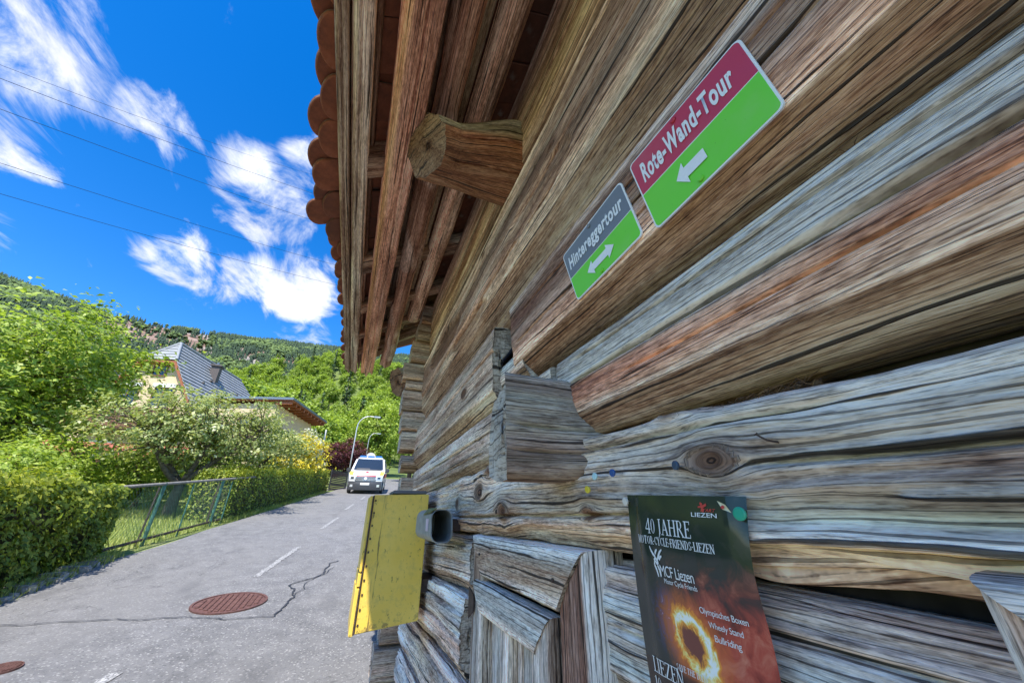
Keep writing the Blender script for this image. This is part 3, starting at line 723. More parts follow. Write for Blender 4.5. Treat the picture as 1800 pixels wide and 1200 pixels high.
def bark_mod(Tm, R, F, zr, nrm):
    q = sstep(.45, .6, fbm(Tm*2.6, F*9, 71, 3)); return q*(.010+.012*(fbm(Tm*38, F*60, 72, 2)-.5))
def bark_ex(Tm, F, zr, nrm, wx, ti):
    q = sstep(.45, .6, fbm(Tm*2.6, F*9, 71, 3)); return wx*(1-q)+.5*q, ti*(1-q[..., None])+np.array([.95, .80, .72])*q[..., None]
sweep('rafter_pole', barn, np.concatenate([np.linspace(YN, .95, 30), stations(.96, YE-.12, .010, .009)]), rect_prof(.100, lambda t: 1.515-.02*np.clip(t-1, 0, 3)+H, .105, .105, .035, jit=.10, seed=5), 65, res=.0055, closed=True, mod=bark_mod, amp=1.2,
      attrs=default_attrs((.05, .05, .05), ((.95, .68, .55),)*3, under=(.95, .68, .55), extra=bark_ex), warp=tip(YE-.12, .08))
sweep('wall_pole', barn, ts_long[ts_long < 3.05], rect_prof(.255, 1.62+H, .115, .10, .03, rot=.2, jit=.08, seed=6), 66, res=.006, closed=True, amp=1.2, attrs=ba((1.25, 1.08, .92), .08), cracks=[(.3, -2, 3, .005, .012, .03)])
sweep('roof_batten', barn, np.linspace(YN, 3.3, 110), rect_prof(.165, RP(.165)-.035, .05, .04, .006, jit=.1, seed=7), 67, res=.008, closed=True, attrs=ba((.75, .68, .52), .3))
sweep('roof_batten', barn, np.linspace(YN, 3.3, 110), rect_prof(.02, RP(.02)-.02, .05, .03, .006, jit=.1, seed=8), 68, res=.008, closed=True, attrs=ba((.6, .5, .4), .2))
# rafters up the slope
sl = Vector((1, 0, .577)).normalized(); nn = Vector((-.577, 0, 1)).normalized()
for k, (yy, ww) in enumerate(((-1.2, .12), (-.15, .12), (1.27, .13), (2.05, .13), (2.62, .10), (3.08, .10), (3.48, .07))):
    o = Vector((-.22, yy, RP(-.22)))-nn*.055
    sweep('rafter', barn, np.linspace(0, 1.0, 60), rect_prof(0, 0, ww, .09, .008, jit=.08, seed=k), 80+k, org=tuple(o), T=tuple(sl), A=(0, 1, 0), B=tuple(nn), res=.008, closed=True, amp=1.2,
          attrs=ba((.66, .55, .45), .25), cracks=[(.3, 0, 1, .006, .012, .03)])
# projecting tie beams that carry the purlin
def tie_beam(yc, x0, seed, tint, s=1.0, dz=0.0):
    ts = np.linspace(0, .46, 60)
    def prof(t):
        fl = sstep(.12, .40, t)
        zt = 1.345+.15*fl+H+dz; zb = 1.125-.02*fl+H+dz; w = .105*s
        pts = [(-w*.55, zt), (-w*.95, zt-.06), (-w-.01, (zt+zb)/2), (-w*.75, zb+.03), (-w*.25, zb), (w*.5, zb+.01), (w, zb+.06), (w, zt-.06), (w*.5, zt)]
        return np.stack([np.stack([yc+q[0]+0*t, q[1]+0*t], -1) for q in pts], 1)
    def wp(t, a, b):
        q = sstep(.2, 0, t); return t+q*(.10*(1.335+H-b)/.26*1.0-.40*np.clip(a-yc, -.2, .2)+.01)
    def ex(Tm, F, zr, nrm, wx, ti):
        g = sstep(.42, .62, zr+.1*(fbm(Tm*5, F*9, seed, 3)-.5)); return wx*(1-g)+.75*g, ti*(1-g[..., None])+np.array([.72, .70, .58])*g[..., None]
    return sweep('tie_beam', barn, ts, prof, seed, org=(x0, 0, 0), T=(1, 0, 0), A=(0, 1, 0), B=(0, 0, 1), res=.0045, closed=True, amp=1.6, fine=1.5, warp=wp,
          cracks=[(.10, 0, .45, .007, .016, .03), (.20, 0, .45, .006, .014, .03), (.33, 0, .45, .006, .014, .03)], attrs=default_attrs((.05, .05, .3), (tint, tint, tint), under=tint, extra=ex), capfun=(.2, (.36, .27, .20)), smooth_it=0)
tie_beam(.97, .0, 91, (.54, .33, .21))
tie_beam(3.02, .045, 92, (.42, .34, .28), 1.0, -.25)
# clay tiles, each laid on its own
n = NT('clay_tile'); c = n.coord(); a = n.noise(c, 14, 5, .65); b = n.noise(c, 5, 4, .6); oi = n.N.new('ShaderNodeObjectInfo').outputs['Random']
col = n.ramp(a, [(.3, (.16, .052, .026)), (.55, (.32, .098, .044)), (.75, (.42, .155, .08))])
col = n.mix(n.rng(b, .56, .66, 0, .75), col, (.50, .40, .33)); col = n.mix(n.m('MULTIPLY', oi, .75), col, (.10, .045, .03))
edge = n.rng(n.sep(c)[2], .004, .012); col = n.mix(n.m('MULTIPLY', edge, n.rng(a, .35, .6)), col, (.16, .15, .11))
n.set(Base_Color=col, Roughness=.85); n.bump(a, .004); M['tile'] = n.mat
def tile_mesh():
    w, l, th = .182, .38, .016; out = []
    for k in range(13):
        a_ = math.pi+math.pi*k/12; out.append((math.cos(a_)*w/2, .055+math.sin(a_)*.055))
    out += [(w/2, l), (-w/2, l)]
    mb = MB(); mb.prism([(x, y, .004*(1-(2*x/w)**2)*0) for x, y in out], (0, 0, th)); return mb.mesh('roof_tile', [M['tile']], bevel=.003, seg=1)
tmesh = tile_mesh(); PT = .188
for row in (-1, 0, 1, 2, 3, 4, 5, 6):      # -1 = the short under-course at the eaves
    for j in range(-8, 22):
        yy = j*PT+(row % 2)*PT/2
        if yy < -1.4 or yy > YE-.02: continue
        s0 = row*.15+random.uniform(-.012, .012)
        if row == 0:
            yy += random.uniform(-.03, .03); s0 = float(np.interp(yy, [.4, .75, .97, 1.18, 1.36, 1.59, 1.75, 2.14, 2.5], [.065, .063, .046, .014, -.012, .0, .031, .066, .09]))+random.uniform(-.008, .012)
            if j == 9: s0 -= .05
        # x axis = along the eaves, y axis = up the slope
        p = Vector((-.39, yy, 1.35+H))+sl*s0+nn*.004
        if row == -1:
            s0 = float(np.interp(yy, [.4, .75, .97, 1.18, 1.36, 1.59, 1.75, 2.14, 2.5], [.085, .083, .06, .03, .01, .02, .05, .09, .11]))+random.uniform(-.02, .02); p = Vector((-.39, yy, 1.35+H))+sl*s0-nn*.018
        tilt = -math.radians(4.6)+random.uniform(-.012, .012)*(2.5 if row < 1 else 1)
        up_ = (sl*math.cos(tilt)+nn*math.sin(tilt)).normalized(); ex_ = Vector((0, -1, 0)); nz = ex_.cross(up_)
        if nz.z < 0: ex_ = -ex_; nz = ex_.cross(up_)
        Mx = Matrix((ex_, up_, nz)).transposed().to_4x4(); Mx.translation = p+nn*.030
        o = link('roof_tile', tmesh, None, barn); o.matrix_local = Mx @ Matrix.Rotation(random.uniform(-.03, .03)*(2.5 if row < 1 else 1), 4, 'Z')
mb = MB()      # roof above the visible courses up to the ridge and down the far side
A0 = Vector((-.39, 0, 1.35+H))+sl*1.02+nn*.06; RG = Vector((2.3, 0, RP(2.3)+.06)); FE = Vector((5.0, 0, RP(-.39)))
for P, Q in ((A0, RG), (RG, FE)):
    mb.prism([(P.x, -1.5, P.z), (Q.x, -1.5, Q.z), (Q.x, -1.5, Q.z+.04), (P.x, -1.5, P.z+.04)], (0, YE+1.5, 0))
mb.build('roof_covering', M['tile'], barn)
mb = MB(); mb.poly([(.5, 2.9, 1.6+H), (4.2, 2.9, 1.6+H), (2.3, 2.9, RP(2.3))]); mb.build('gable_wall', M['dark_wood_and_backing'], barn)

# ------------------------------------------------------------------ low board doors in the wall
M['iron'] = plain('old_iron', (.075, .05, .042), .7, .3, var=.4, scale=60, bump=.002)
ga = lambda t=1.0, g=.9: default_attrs((g, g, g), ((t, t, t),)*3, under=(t*.8, t*.78, t*.72), uw=g*.6)
def board_door(y_far, y_near, ztop, zbot, label_leaf, seed, fw=.125, xf=.378, sag=.0):
    zc = ztop-fw/2
    door = bpy.data.objects.new('door', None); COL.objects.link(door); door.parent = barn
    hgt = lambda y: 0
    # lintel with mitred ends
    ym = (y_far+y_near)/2; half = (y_far-y_near)/2
    def mit(t, a, b):
        return ym+(t-ym)*(half-np.clip(ztop-b, 0, fw))/half
    def bev(cx, cz, w, h): return rect_prof(cx, cz, w, h, .009)
    def brown_low(Tm, F, zr, nrm, wx, ti):
        s = sstep(.85, .55, zr)*sstep(.12, .3, zr); return wx-.55*s, ti*(1-s[..., None]*np.array([.05, .12, .2]))
    sweep('lintel_board', door, np.linspace(y_near, y_far, 150), bev(xf+.045, zc, .09, fw), seed, res=.004, closed=True, warp=mit, amp=.35, fine=1.2,
          attrs=default_attrs((.85, .75, 1.0), ((1.0, 1, 1.02), (1.0, .95, .9), (1.1, 1.12, 1.16)), extra=brown_low), knots=[(y_near+.10, .22, .008, .002)])
    for side, yy, tn, gr in ((1, y_near+fw/2, (.50, .36, .32), .18), (-1, y_far-fw/2, (.72, .62, .55), .35)):
        def mj(t, a, b, side=side, yy=yy):
            # t runs upward from zbot; top end mitred 45 degrees towards the opening
            d = (b-(yy-fw/2)) if side == 1 else ((yy+fw/2)-b)
            s = np.clip((t-ztop+.3)/.3, 0, 1); return t-s*d
        # jamb: T up, A = x, B = y
        def jex(Tm, F, zr, nrm, wx, ti, side=side):
            e = sstep(.16, .06, zr) if side == 1 else sstep(.84, .94, zr); return np.maximum(wx, e*.95), ti*(1-e[..., None])+np.array([1.0, 1.0, 1.02])*e[..., None]
        sweep('jamb_board', door, np.linspace(zbot, ztop, 110), rect_prof(xf+.045+.007, yy, .09, fw, .009), seed+side, T=(0, 0, 1), A=(1, 0, 0), B=(0, 1, 0), res=.004, closed=True, warp=mj, amp=.4, fine=1.2,
              attrs=default_attrs((gr, gr, gr), (tn, tn, tn), under=tn, uw=gr, extra=jex), cracks=[(.5, zbot, ztop, .003, .008, .02)])
    # leaf: frame of rails and stiles with boards behind
    leaf = bpy.data.objects.new('door_leaf', None); COL.objects.link(leaf); leaf.parent = door
    yn, yf = y_near+fw+.012, y_far-fw*.48; zt = ztop-fw-.010; rw = .072; xl = xf-.004
    def mitl(t, a, b):
        m_ = (yn+yf)/2; h_ = (yf-yn)/2; return m_+(t-m_)*(h_-np.clip(zt-b, 0, rw))/h_
    sweep('top_rail', leaf, np.linspace(yn, yf, 110), rect_prof(xl+.02, zt-rw/2, .045, rw, .007), seed+5, res=.004, closed=True, warp=mitl, amp=.4, fine=1.3, attrs=ga(1.06, 1.0), knots=[(yn+.12, .25, .006, .002)])
    for side, yy in ((1, yn+.043), (-1, yf-.043)):
        def mj2(t, a, b, side=side, yy=yy):
            d = (b-(yy-.043)) if side == 1 else ((yy+.043)-b)
            s = np.clip((t-zt+.3)/.3, 0, 1); return t-s*d*.84
        sweep('stile', leaf, np.linspace(zbot, zt, 90), rect_prof(xl+.025, yy, .045, .086, .007), seed+6+side, T=(0, 0, 1), A=(1, 0, 0), B=(0, 1, 0), res=.004, closed=True, warp=mj2, amp=.5, fine=1.3,
              attrs=ga(.82, .62), cracks=[(.55, zbot, zt, .003, .008, .02)])
    k = 0; y = yn+.08
    while y < yf-.085:
        w = min(.125, yf-.06-y)
        sweep('panel_board', leaf, np.linspace(zbot, zt-.05, 70), rect_prof(xl+.045, y+w/2, .02, w-.004, .003), seed+10+k, T=(0, 0, 1), A=(1, 0, 0), B=(0, 1, 0), res=.005, closed=True, amp=.6, fine=1.3, attrs=ga(.95, .8))
        y += w; k += 1
    sweep('cover_strip', leaf, np.linspace(zbot, zt-rw*.8, 70), rect_prof(xl+.024, (yn+yf)/2+.02, .03, .085, .006), seed+20, T=(0, 0, 1), A=(1, 0, 0), B=(0, 1, 0), res=.004, closed=True, amp=.6, fine=1.3, attrs=ga(1.0, .72), cracks=[(.5, zbot, zt, .003, .008, .02)])
    mb = MB(); mb.prism([(xl-.006, yf-.03, zt-.035), (xl-.006, yf-.03, zt-.075), (xl-.006, yf+.02, zt-.10), (xl-.006, yf+.02, zt-.02)], (.004, 0, 0)); mb.build('hinge_plate', M['iron'], leaf, bevel=.0015)
    mb = MB()
    for yy, zz in ((y_near+.10, ztop-.055), (y_near+.05, ztop-.20), (y_far-.10, ztop-.05), (yn+.05, zt-.03)):
        mb.tube([(xf-.004, yy, zz), (xf+.01, yy, zz)], .0035, 8)
    tag(mb.build('nail_heads', M['iron'], door), kind='stuff')
    return door
board_door(1.295, .628, -.058+H, .02, '', 110, fw=.108)
board_door(.152, -.55, -.035+H, .02, '', 150, fw=.10, xf=.372)

# moss and straw caulking in two open joints
n = NT('dry_moss'); c = n.coord(); a = n.noise(c, 90, 3, .6)
n.set(Base_Color=n.ramp(a, [(.3, (.05, .025, .012)), (.5, (.15, .07, .028)), (.7, (.27, .15, .06))]), Roughness=.95); M['moss'] = n.mat
def caulking(y0, y1, z, x, cnt, spread, seed):
    r = np.random.default_rng(seed); t = r.random(cnt); y = y0+(y1-y0)*t
    zz = (z(y) if callable(z) else z)+r.normal(0, spread, cnt); xx = x+r.normal(0, .006, cnt)
    L_ = r.uniform(.008, .03, cnt); th = r.normal(0, .55, cnt); ph = r.normal(0, .5, cnt)
    d = np.stack([np.sin(ph)*.6, np.cos(th), np.sin(th)], -1); d /= np.linalg.norm(d, axis=1, keepdims=True)
    c_ = np.stack([xx, y, zz+H], -1); w = np.cross(d, r.normal(size=(cnt, 3))); w /= np.linalg.norm(w, axis=1, keepdims=True); w *= .0007
    a_ = c_-d*L_[:, None]/2; b_ = c_+d*L_[:, None]/2; m_ = c_+r.normal(0, .003, (cnt, 3))
    V = np.stack([a_, m_-w, b_, m_+w], 1).reshape(-1, 3); F = np.arange(cnt*4).reshape(-1, 4)
    # soft body behind the strands
    nb = 160; yb = np.linspace(y0, y1, nb); zb_ = (z(yb) if callable(z) else np.full(nb, z))+H
    pr = [(.028, .014), (.004, .009), (.0, 0), (.005, -.010), (.03, -.016)]
    G = np.stack([np.stack([np.full(nb, x+.004+px_)+.006*vnoise(yb*70, k*3.3), yb, zb_+pz*(.8+.5*vnoise(yb*20, k))], -1) for k, (px_, pz) in enumerate(pr)], 0)
    gi = np.arange(5*nb).reshape(5, nb)+len(V); FG = np.stack([gi[:-1, :-1], gi[:-1, 1:], gi[1:, 1:], gi[1:, :-1]], -1).reshape(-1, 4)
    o = link('moss_caulking', mesh_np('moss_caulking', np.concatenate([V, G.reshape(-1, 3)]), [F, FG]), M['moss'], barn); tag(o, kind='stuff')
caulking(-.05, .85, .326, .424, 6500, .0045, 3)
caulking(.22, .62, .124, .438, 1600, .0035, 4)
caulking(.95, 2.6, .300, .418, 3500, .005, 5)

# ------------------------------------------------------------------ lettering
def text_mesh(name, s, size=1.0, bold=0.0, shear=0.0, spacing=1.0):
    cu = bpy.data.curves.new(name, 'FONT'); cu.body = s; cu.size = size; cu.offset = bold; cu.shear = shear; cu.space_character = spacing
    cu.align_x = 'LEFT'; cu.resolution_u = 4
    o = bpy.data.objects.new(name, cu); COL.objects.link(o)
    dg = bpy.context.evaluated_depsgraph_get(); dg.update()
    me = bpy.data.meshes.new_from_object(o.evaluated_get(dg)); bpy.data.objects.remove(o); bpy.data.curves.remove(cu)
    return me
def fit_text(name, s, box, surf, mat, parent, bold=0.0, shear=0.0, spacing=1.0, serif=False):
    """text filling box (a0,b0,a1,b1) in surface coordinates, b growing downward; surf(a,b)->point"""
    me = text_mesh(name, s, 1.0, bold, shear, spacing)
    v = np.zeros(len(me.vertices)*3); me.vertices.foreach_get('co', v); v = v.reshape(-1, 3)
    lo, hi = v.min(0), v.max(0); q = (v-lo)/np.maximum(hi-lo, 1e-6)
    a0, b0, a1, b1 = box
    P = np.array([surf(a0+(a1-a0)*x, b1-(b1-b0)*y) for x, y, _ in q])
    me.vertices.foreach_set('co', P.astype(np.float32).reshape(-1)); me.update()
    me.materials.clear(); me.materials.append(mat)
    return link(name, me, None, parent)

# ------------------------------------------------------------------ route signs
M['sign_white'] = plain('sign_white', (.90, .89, .87), .35, scale=200, var=.03)
def enamel(name, col):
    n = NT(name); c = n.coord(); a = n.noise(c, 9, 5, .6); d = n.vor(c, 130); s = n.noise(c, 300, 2)
    base = n.mix(n.rng(a, .45, .75, 0, .28), col, tuple(min(1, v*.6+.22) for v in col))
    base = n.mix(n.m('MULTIPLY', n.rng(d, .10, .04), n.rng(s, .52, .62)), base, tuple(v*.35 for v in col))
    n.set(Base_Color=base, Roughness=n.rng(a, .3, .7, .30, .5)); n.bump(s, .0003, .4); return n.mat
M['sign_red'] = enamel('sign_red', (.60, .050, .085)); M['sign_green'] = enamel('sign_green', (.19, .74, .030)); M['sign_grey'] = enamel('sign_grey', (.20, .215, .235))
M['screw'] = plain('sign_screw', (.45, .45, .46), .35, .8, scale=90)
def rounded(w, h, r, n_=6):
    out = []
    for cx, cy, a0 in ((w-r, h-r, 0), (r, h-r, 90), (r, r, 180), (w-r, r, 270)):
        for k in range(n_+1):
            a = math.radians(a0+90*k/n_); out.append((cx+r*math.cos(a), cy+r*math.sin(a)))
    return out
def route_sign(name, label, quad, top_mat, txt, tbox, arrow, screws, split, x=.3785):
    """quad: far-top, near-top, near-bottom, far-bottom as (y,z) on the wall"""
    o = thing(name, label, 'sign', (x, quad[0][0], quad[0][1]), group=None)
    q = [Vector((0, p[0]-quad[0][0], p[1]-quad[0][1])) for p in quad]
    S = lambda a, b, d=0: tuple((q[0]*(1-a)+q[1]*a)*(1-b)+(q[3]*(1-a)+q[2]*a)*b+Vector((.012*b-d-.0015*math.sin(a*3.1), 0, 0)))
    W = (q[1]-q[0]).length; Hh = (q[3]-q[0]).length
    def panel(pname, a0, b0, a1, b1, r, d, mat, th, rt=True, rb=True):
        w, h = (a1-a0)*W, (b1-b0)*Hh; pts = []
        for (u, v) in rounded(w, h, r):
            if not rt and v > h-r: u = 0 if u < w/2 else w; v = h
            if not rb and v < r: u = 0 if u < w/2 else w; v = 0
            pts.append(S(a0+(a1-a0)*u/w, b1-(b1-b0)*v/h, d))
        mb = MB(); mb.prism(pts, (th, 0, 0)); return mb.build(pname, mat, o)
    panel('plate', 0, 0, 1, 1, .010, .0, M['sign_white'], .0028)
    ea, eb = .0032/W, .0032/Hh
    panel('title_field', ea, eb, 1-ea, split-eb*.35, .008, .0006, top_mat, .0005, True, False)
    panel('arrow_field', ea, split+eb*.35, 1-ea, 1-eb, .008, .0006, M['sign_green'], .0005, False, True)
    fit_text('lettering', txt, tbox, lambda a, b: S(a, b, .0010), M['sign_white'], o, bold=.034, shear=.24, spacing=1.10)
    mb = MB(); mb.poly([S(a, b, .0010) for a, b in arrow]); mb.build('arrow', M['sign_white'], o)
    for a, b in screws:
        p = Vector(S(a, b, .0006)); mb = MB(); mb.tube([p+Vector((-.0022, 0, 0)), p], [.0042, .0052], 14)
        mb.build('screw', top_mat if b < split else M['sign_green'], o)
    return o
L_ = lambda y, z: (y, z+H)
s1 = route_sign('route_sign', 'long red and green sign lettered Rote-Wand-Tour with left arrow', [L_(.358, .583), L_(.133, .573), L_(.125, .425), L_(.337, .418)], M['sign_red'], 'Rote-Wand-Tour', (.075, .135, .885, .405),
           [(.30, .735), (.385, .60), (.385, .675), (.55, .675), (.55, .80), (.385, .80), (.385, .875)], [(.47, .07), (.45, .93)], .505)
s2 = route_sign('route_sign', 'short grey and green sign lettered Hintereggertour with double arrow', [L_(.612, .562), L_(.385, .576), L_(.367, .434), L_(.583, .424)], M['sign_grey'], 'Hintereggertour', (.06, .17, .94, .48),
           [(.28, .755), (.38, .63), (.38, .695), (.60, .695), (.60, .63), (.70, .755), (.60, .88), (.60, .815), (.38, .815), (.38, .88)], [(.50, .07), (.46, .93)], .545)

# ------------------------------------------------------------------ event poster
n = NT('poster_print'); uv = n.coord('UV'); sx = n.sep(uv)
u, v = sx[0], sx[1]                 # u to the right, v downwards
nz = n.noise(n.map(uv, (1, 1.3, 1)), 7, 6, .6, .8); nf = n.noise(n.map(uv, (1, 1, 1), (3, 3, 0)), 16, 5, .62, 1.2)
base = n.mix(n.rng(v, 0, .45), (.055, .060, .045), (.028, .036, .034))
base = n.mix(n.rng(n.m('ADD', nz, n.m('MULTIPLY', v, -.5)), .30, .42, .0, .5), base, (.016, .034, .020))
smoke = n.m('MULTIPLY', n.rng(n.m('ADD', u, n.m('MULTIPLY', n.m('SUBTRACT', nz, .5), .8)), .30, .75), n.rng(n.m('ADD', v, n.m('MULTIPLY', n.m('SUBTRACT', nz, .5), .35)), .26, .50))
base = n.mix(smoke, base, n.ramp(nz, [(.3, (.20, .022, .016)), (.5, (.48, .075, .045)), (.7, (.62, .20, .12))]))
# blurred rider shape
rd = n.m('SQRT', n.m('ADD', n.m('POWER', n.m('DIVIDE', n.m('SUBTRACT', u, .30), .16), 2), n.m('POWER', n.m('DIVIDE', n.m('SUBTRACT', v, .52), .15), 2)))
base = n.mix(n.m('MULTIPLY', n.rng(rd, 1.1, .5), n.rng(nf, .45, .56)), base, (.05, .055, .11))
base = n.mix(n.m('MULTIPLY', n.rng(rd, .8, .2), n.rng(nf, .60, .64)), base, (.32, .28, .42))
# burning ring
ex_ = n.m('DIVIDE', n.m('SUBTRACT', u, .50), .130); ey = n.m('DIVIDE', n.m('SUBTRACT', n.m('MULTIPLY_ADD', u, -.22, v), .465), .088)
rr = n.m('SQRT', n.m('ADD', n.m('MULTIPLY', ex_, ex_), n.m('MULTIPLY', ey, ey)))
rr = n.m('ADD', rr, n.m('MULTIPLY', n.m('SUBTRACT', nf, .5), 1.25))
fl = n.m('SUBTRACT', 1, n.m('ABSOLUTE', n.m('SUBTRACT', rr, 1.0)))
fl = n.m('SUBTRACT', fl, n.m('MULTIPLY', n.rng(n.m('SUBTRACT', n.m('MULTIPLY', ex_, .6), n.m('MULTIPLY', ey, .5)), .1, -1.1), .22))
glow = n.rng(rr, 2.5, .9, 0, 1); base = n.mix(n.m('MULTIPLY', glow, .9), base, (.72, .17, .035))
inner = n.rng(rr, .92, .6); base = n.mix(n.m('MULTIPLY', inner, .85), base, (.13, .045, .045))
base = n.mix(n.rng(fl, .45, .72), base, (.90, .34, .04)); base = n.mix(n.rng(fl, .66, .86), base, (.93, .76, .22)); base = n.mix(n.rng(fl, .80, .95), base, (.94, .93, .84))
tail = n.m('MULTIPLY', n.rng(n.m('ABSOLUTE', n.m('SUBTRACT', n.m('ADD', v, n.m('MULTIPLY', nf, -.05)), .665)), .028, .0), n.m('MULTIPLY', n.rng(u, .48, .58), n.rng(u, .80, .66)))
base = n.mix(tail, base, (.92, .75, .30))
base = n.mix(n.m('MULTIPLY', n.rng(v, .69, .71), .75), base, (.035, .018, .016))
n.set(Base_Color=base, Roughness=.12); n.b.inputs['Specular IOR Level'].default_value = .35; n.b.inputs['Coat Weight'].default_value = .12; n.b.inputs['Coat Roughness'].default_value = .06
M['poster'] = n.mat
M['print_white'] = plain('print_white', (.80, .80, .78), .3, var=.03); M['print_red'] = plain('print_red', (.60, .06, .05), .3, var=.05); M['print_cream'] = plain('print_cream', (.7, .62, .36), .3, var=.1)
poster = thing('poster', 'dark event poster with a burning ring pinned to the silver log', 'poster', (.384, .488, .026+H))
PW, PH = .188, .275
def PS(a, b, d=0.0):
    y = -a*PW*(1-.02*b)-.004*b+.0175*b*(1-a)*0; z = -b*PH-.009*a*(1-b)
    xo = .020*b*b-.0022*math.exp(-((a-.17)/.05)**2)*(1-b)**.6-.006*math.sin(math.pi*a)+.009*sstep(.90, 1.03, a)*sstep(.35, 0, b)-.004*math.sin(b*9)*a
    return (float(xo)-d, y+.024*b, z)
nu, nv = 40, 50
V = [PS(i/(nu-1), j/(nv-1)) for j in range(nv) for i in range(nu)]
gi = np.arange(nu*nv).reshape(nv, nu); F = np.stack([gi[:-1, :-1], gi[1:, :-1], gi[1:, 1:], gi[:-1, 1:]], -1).reshape(-1, 4)
me = mesh_np('sheet', V, F); ul = me.uv_layers.new(name='UVMap'); li = np.zeros(len(me.loops), np.int32); me.loops.foreach_get('vertex_index', li)
uvs = np.array([(i/(nu-1), j/(nv-1)) for j in range(nv) for i in range(nu)], np.float32)[li]; ul.data.foreach_set('uv', uvs.reshape(-1))
link('sheet', me, M['poster'], poster)
GL = {  # serif capitals: strokes (x0,y0,x1,y1,w), s = serif (x,y), a = arc (cx,cy,rx,ry,a0,a1,w)
 'I': (.34, [(.17, 0, .17, 1, .14)], [(.17, 0), (.17, 1)], []), 'L': (.60, [(.17, 0, .17, 1, .14), (.1, .03, .56, .03, .06), (.55, 0, .57, .22, .05)], [(.17, 0), (.17, 1)], []),
 'E': (.62, [(.17, 0, .17, 1, .14), (.1, .03, .57, .03, .06), (.1, .97, .54, .97, .06), (.17, .52, .44, .52, .06), (.57, .0, .59, .22, .05), (.54, .80, .55, 1, .05), (.44, .42, .44, .62, .05)], [(.17, 0), (.17, 1)], []),
 'F': (.58, [(.17, 0, .17, 1, .14), (.1, .97, .53, .97, .06), (.17, .52, .43, .52, .06), (.53, .78, .54, 1, .05), (.43, .42, .43, .62, .05)], [(.17, 0), (.17, 1)], []),
 'H': (.82, [(.17, 0, .17, 1, .14), (.65, 0, .65, 1, .14), (.17, .52, .65, .52, .06)], [(.17, 0), (.17, 1), (.65, 0), (.65, 1)], []),
 'N': (.82, [(.16, 0, .16, 1, .07), (.16, .97, .66, .03, .15), (.66, 0, .66, 1, .07)], [(.16, 0), (.13, 1), (.66, 1)], []),
 'M': (1.0, [(.15, 0, .17, 1, .07), (.17, .98, .48, .05, .15), (.48, .05, .80, .98, .07), (.82, 0, .82, 1, .14)], [(.15, 0), (.15, 1), (.82, 0), (.84, 1)], []),
 'A': (.78, [(.13, 0, .39, 1, .07), (.39, 1, .66, 0, .15), (.22, .34, .57, .34, .06)], [(.13, 0), (.66, 0)], []), 'V': (.76, [(.12, 1, .38, 0, .15), (.38, 0, .64, 1, .07)], [(.12, 1), (.64, 1)], []),
 'Y': (.74, [(.12, 1, .37, .48, .14), (.37, .48, .62, 1, .07), (.37, 0, .37, .5, .14)], [(.12, 1), (.62, 1), (.37, 0)], []),
 'Z': (.66, [(.08, .97, .58, .97, .06), (.56, .97, .10, .03, .15), (.08, .03, .6, .03, .06), (.09, .8, .08, 1, .05), (.6, 0, .61, .2, .05)], [], []),
 'T': (.70, [(.35, 0, .35, 1, .14), (.06, .97, .64, .97, .06), (.06, .78, .07, 1, .05), (.63, .78, .64, 1, .05)], [(.35, 0)], []),
 'J': (.40, [(.22, .06, .22, 1, .14)], [(.22, 1)], [(.06, .06, .16, .22, -90, 10, .10)]), 'R': (.74, [(.17, 0, .17, 1, .14), (.36, .48, .66, .02, .15), (.17, .97, .38, .97, .06), (.17, .50, .38, .50, .06)], [(.17, 0), (.17, 1), (.68, 0)], [(.38, .735, .19, .235, -90, 90, .12)]),
 'D': (.80, [(.17, 0, .17, 1, .14), (.1, .97, .35, .97, .06), (.1, .03, .35, .03, .06)], [(.17, 0), (.17, 1)], [(.35, .5, .36, .47, -90, 90, .13)]),
 'O': (.82, [], [], [(.41, .5, .33, .47, 0, 360, .12)]), 'C': (.74, [(.66, .72, .66, .98, .05)], [], [(.42, .5, .34, .47, 40, 320, .12)]), 'S': (.54, [(.46, .75, .46, .98, .05), (.07, .02, .07, .25, .05)], [], [(.27, .735, .18, .235, 30, 270, .11), (.27, .26, .20, .235, -150, 90, .11)]),
 '4': (.62, [(.44, 0, .44, 1, .13), (.44, .98, .06, .30, .07), (.04, .28, .60, .28, .08)], [(.44, 0)], []), '0': (.60, [], [], [(.30, .5, .23, .48, 0, 360, .11)]), '1': (.42, [(.22, 0, .22, 1, .13), (.06, .84, .22, .98, .06)], [(.22, 0)], []),
 '-': (.34, [(.05, .42, .29, .42, .10)], [], []), '.': (.26, [(.12, 0, .12, .11, .12)], [], []), ' ': (.30, [], [], [])}
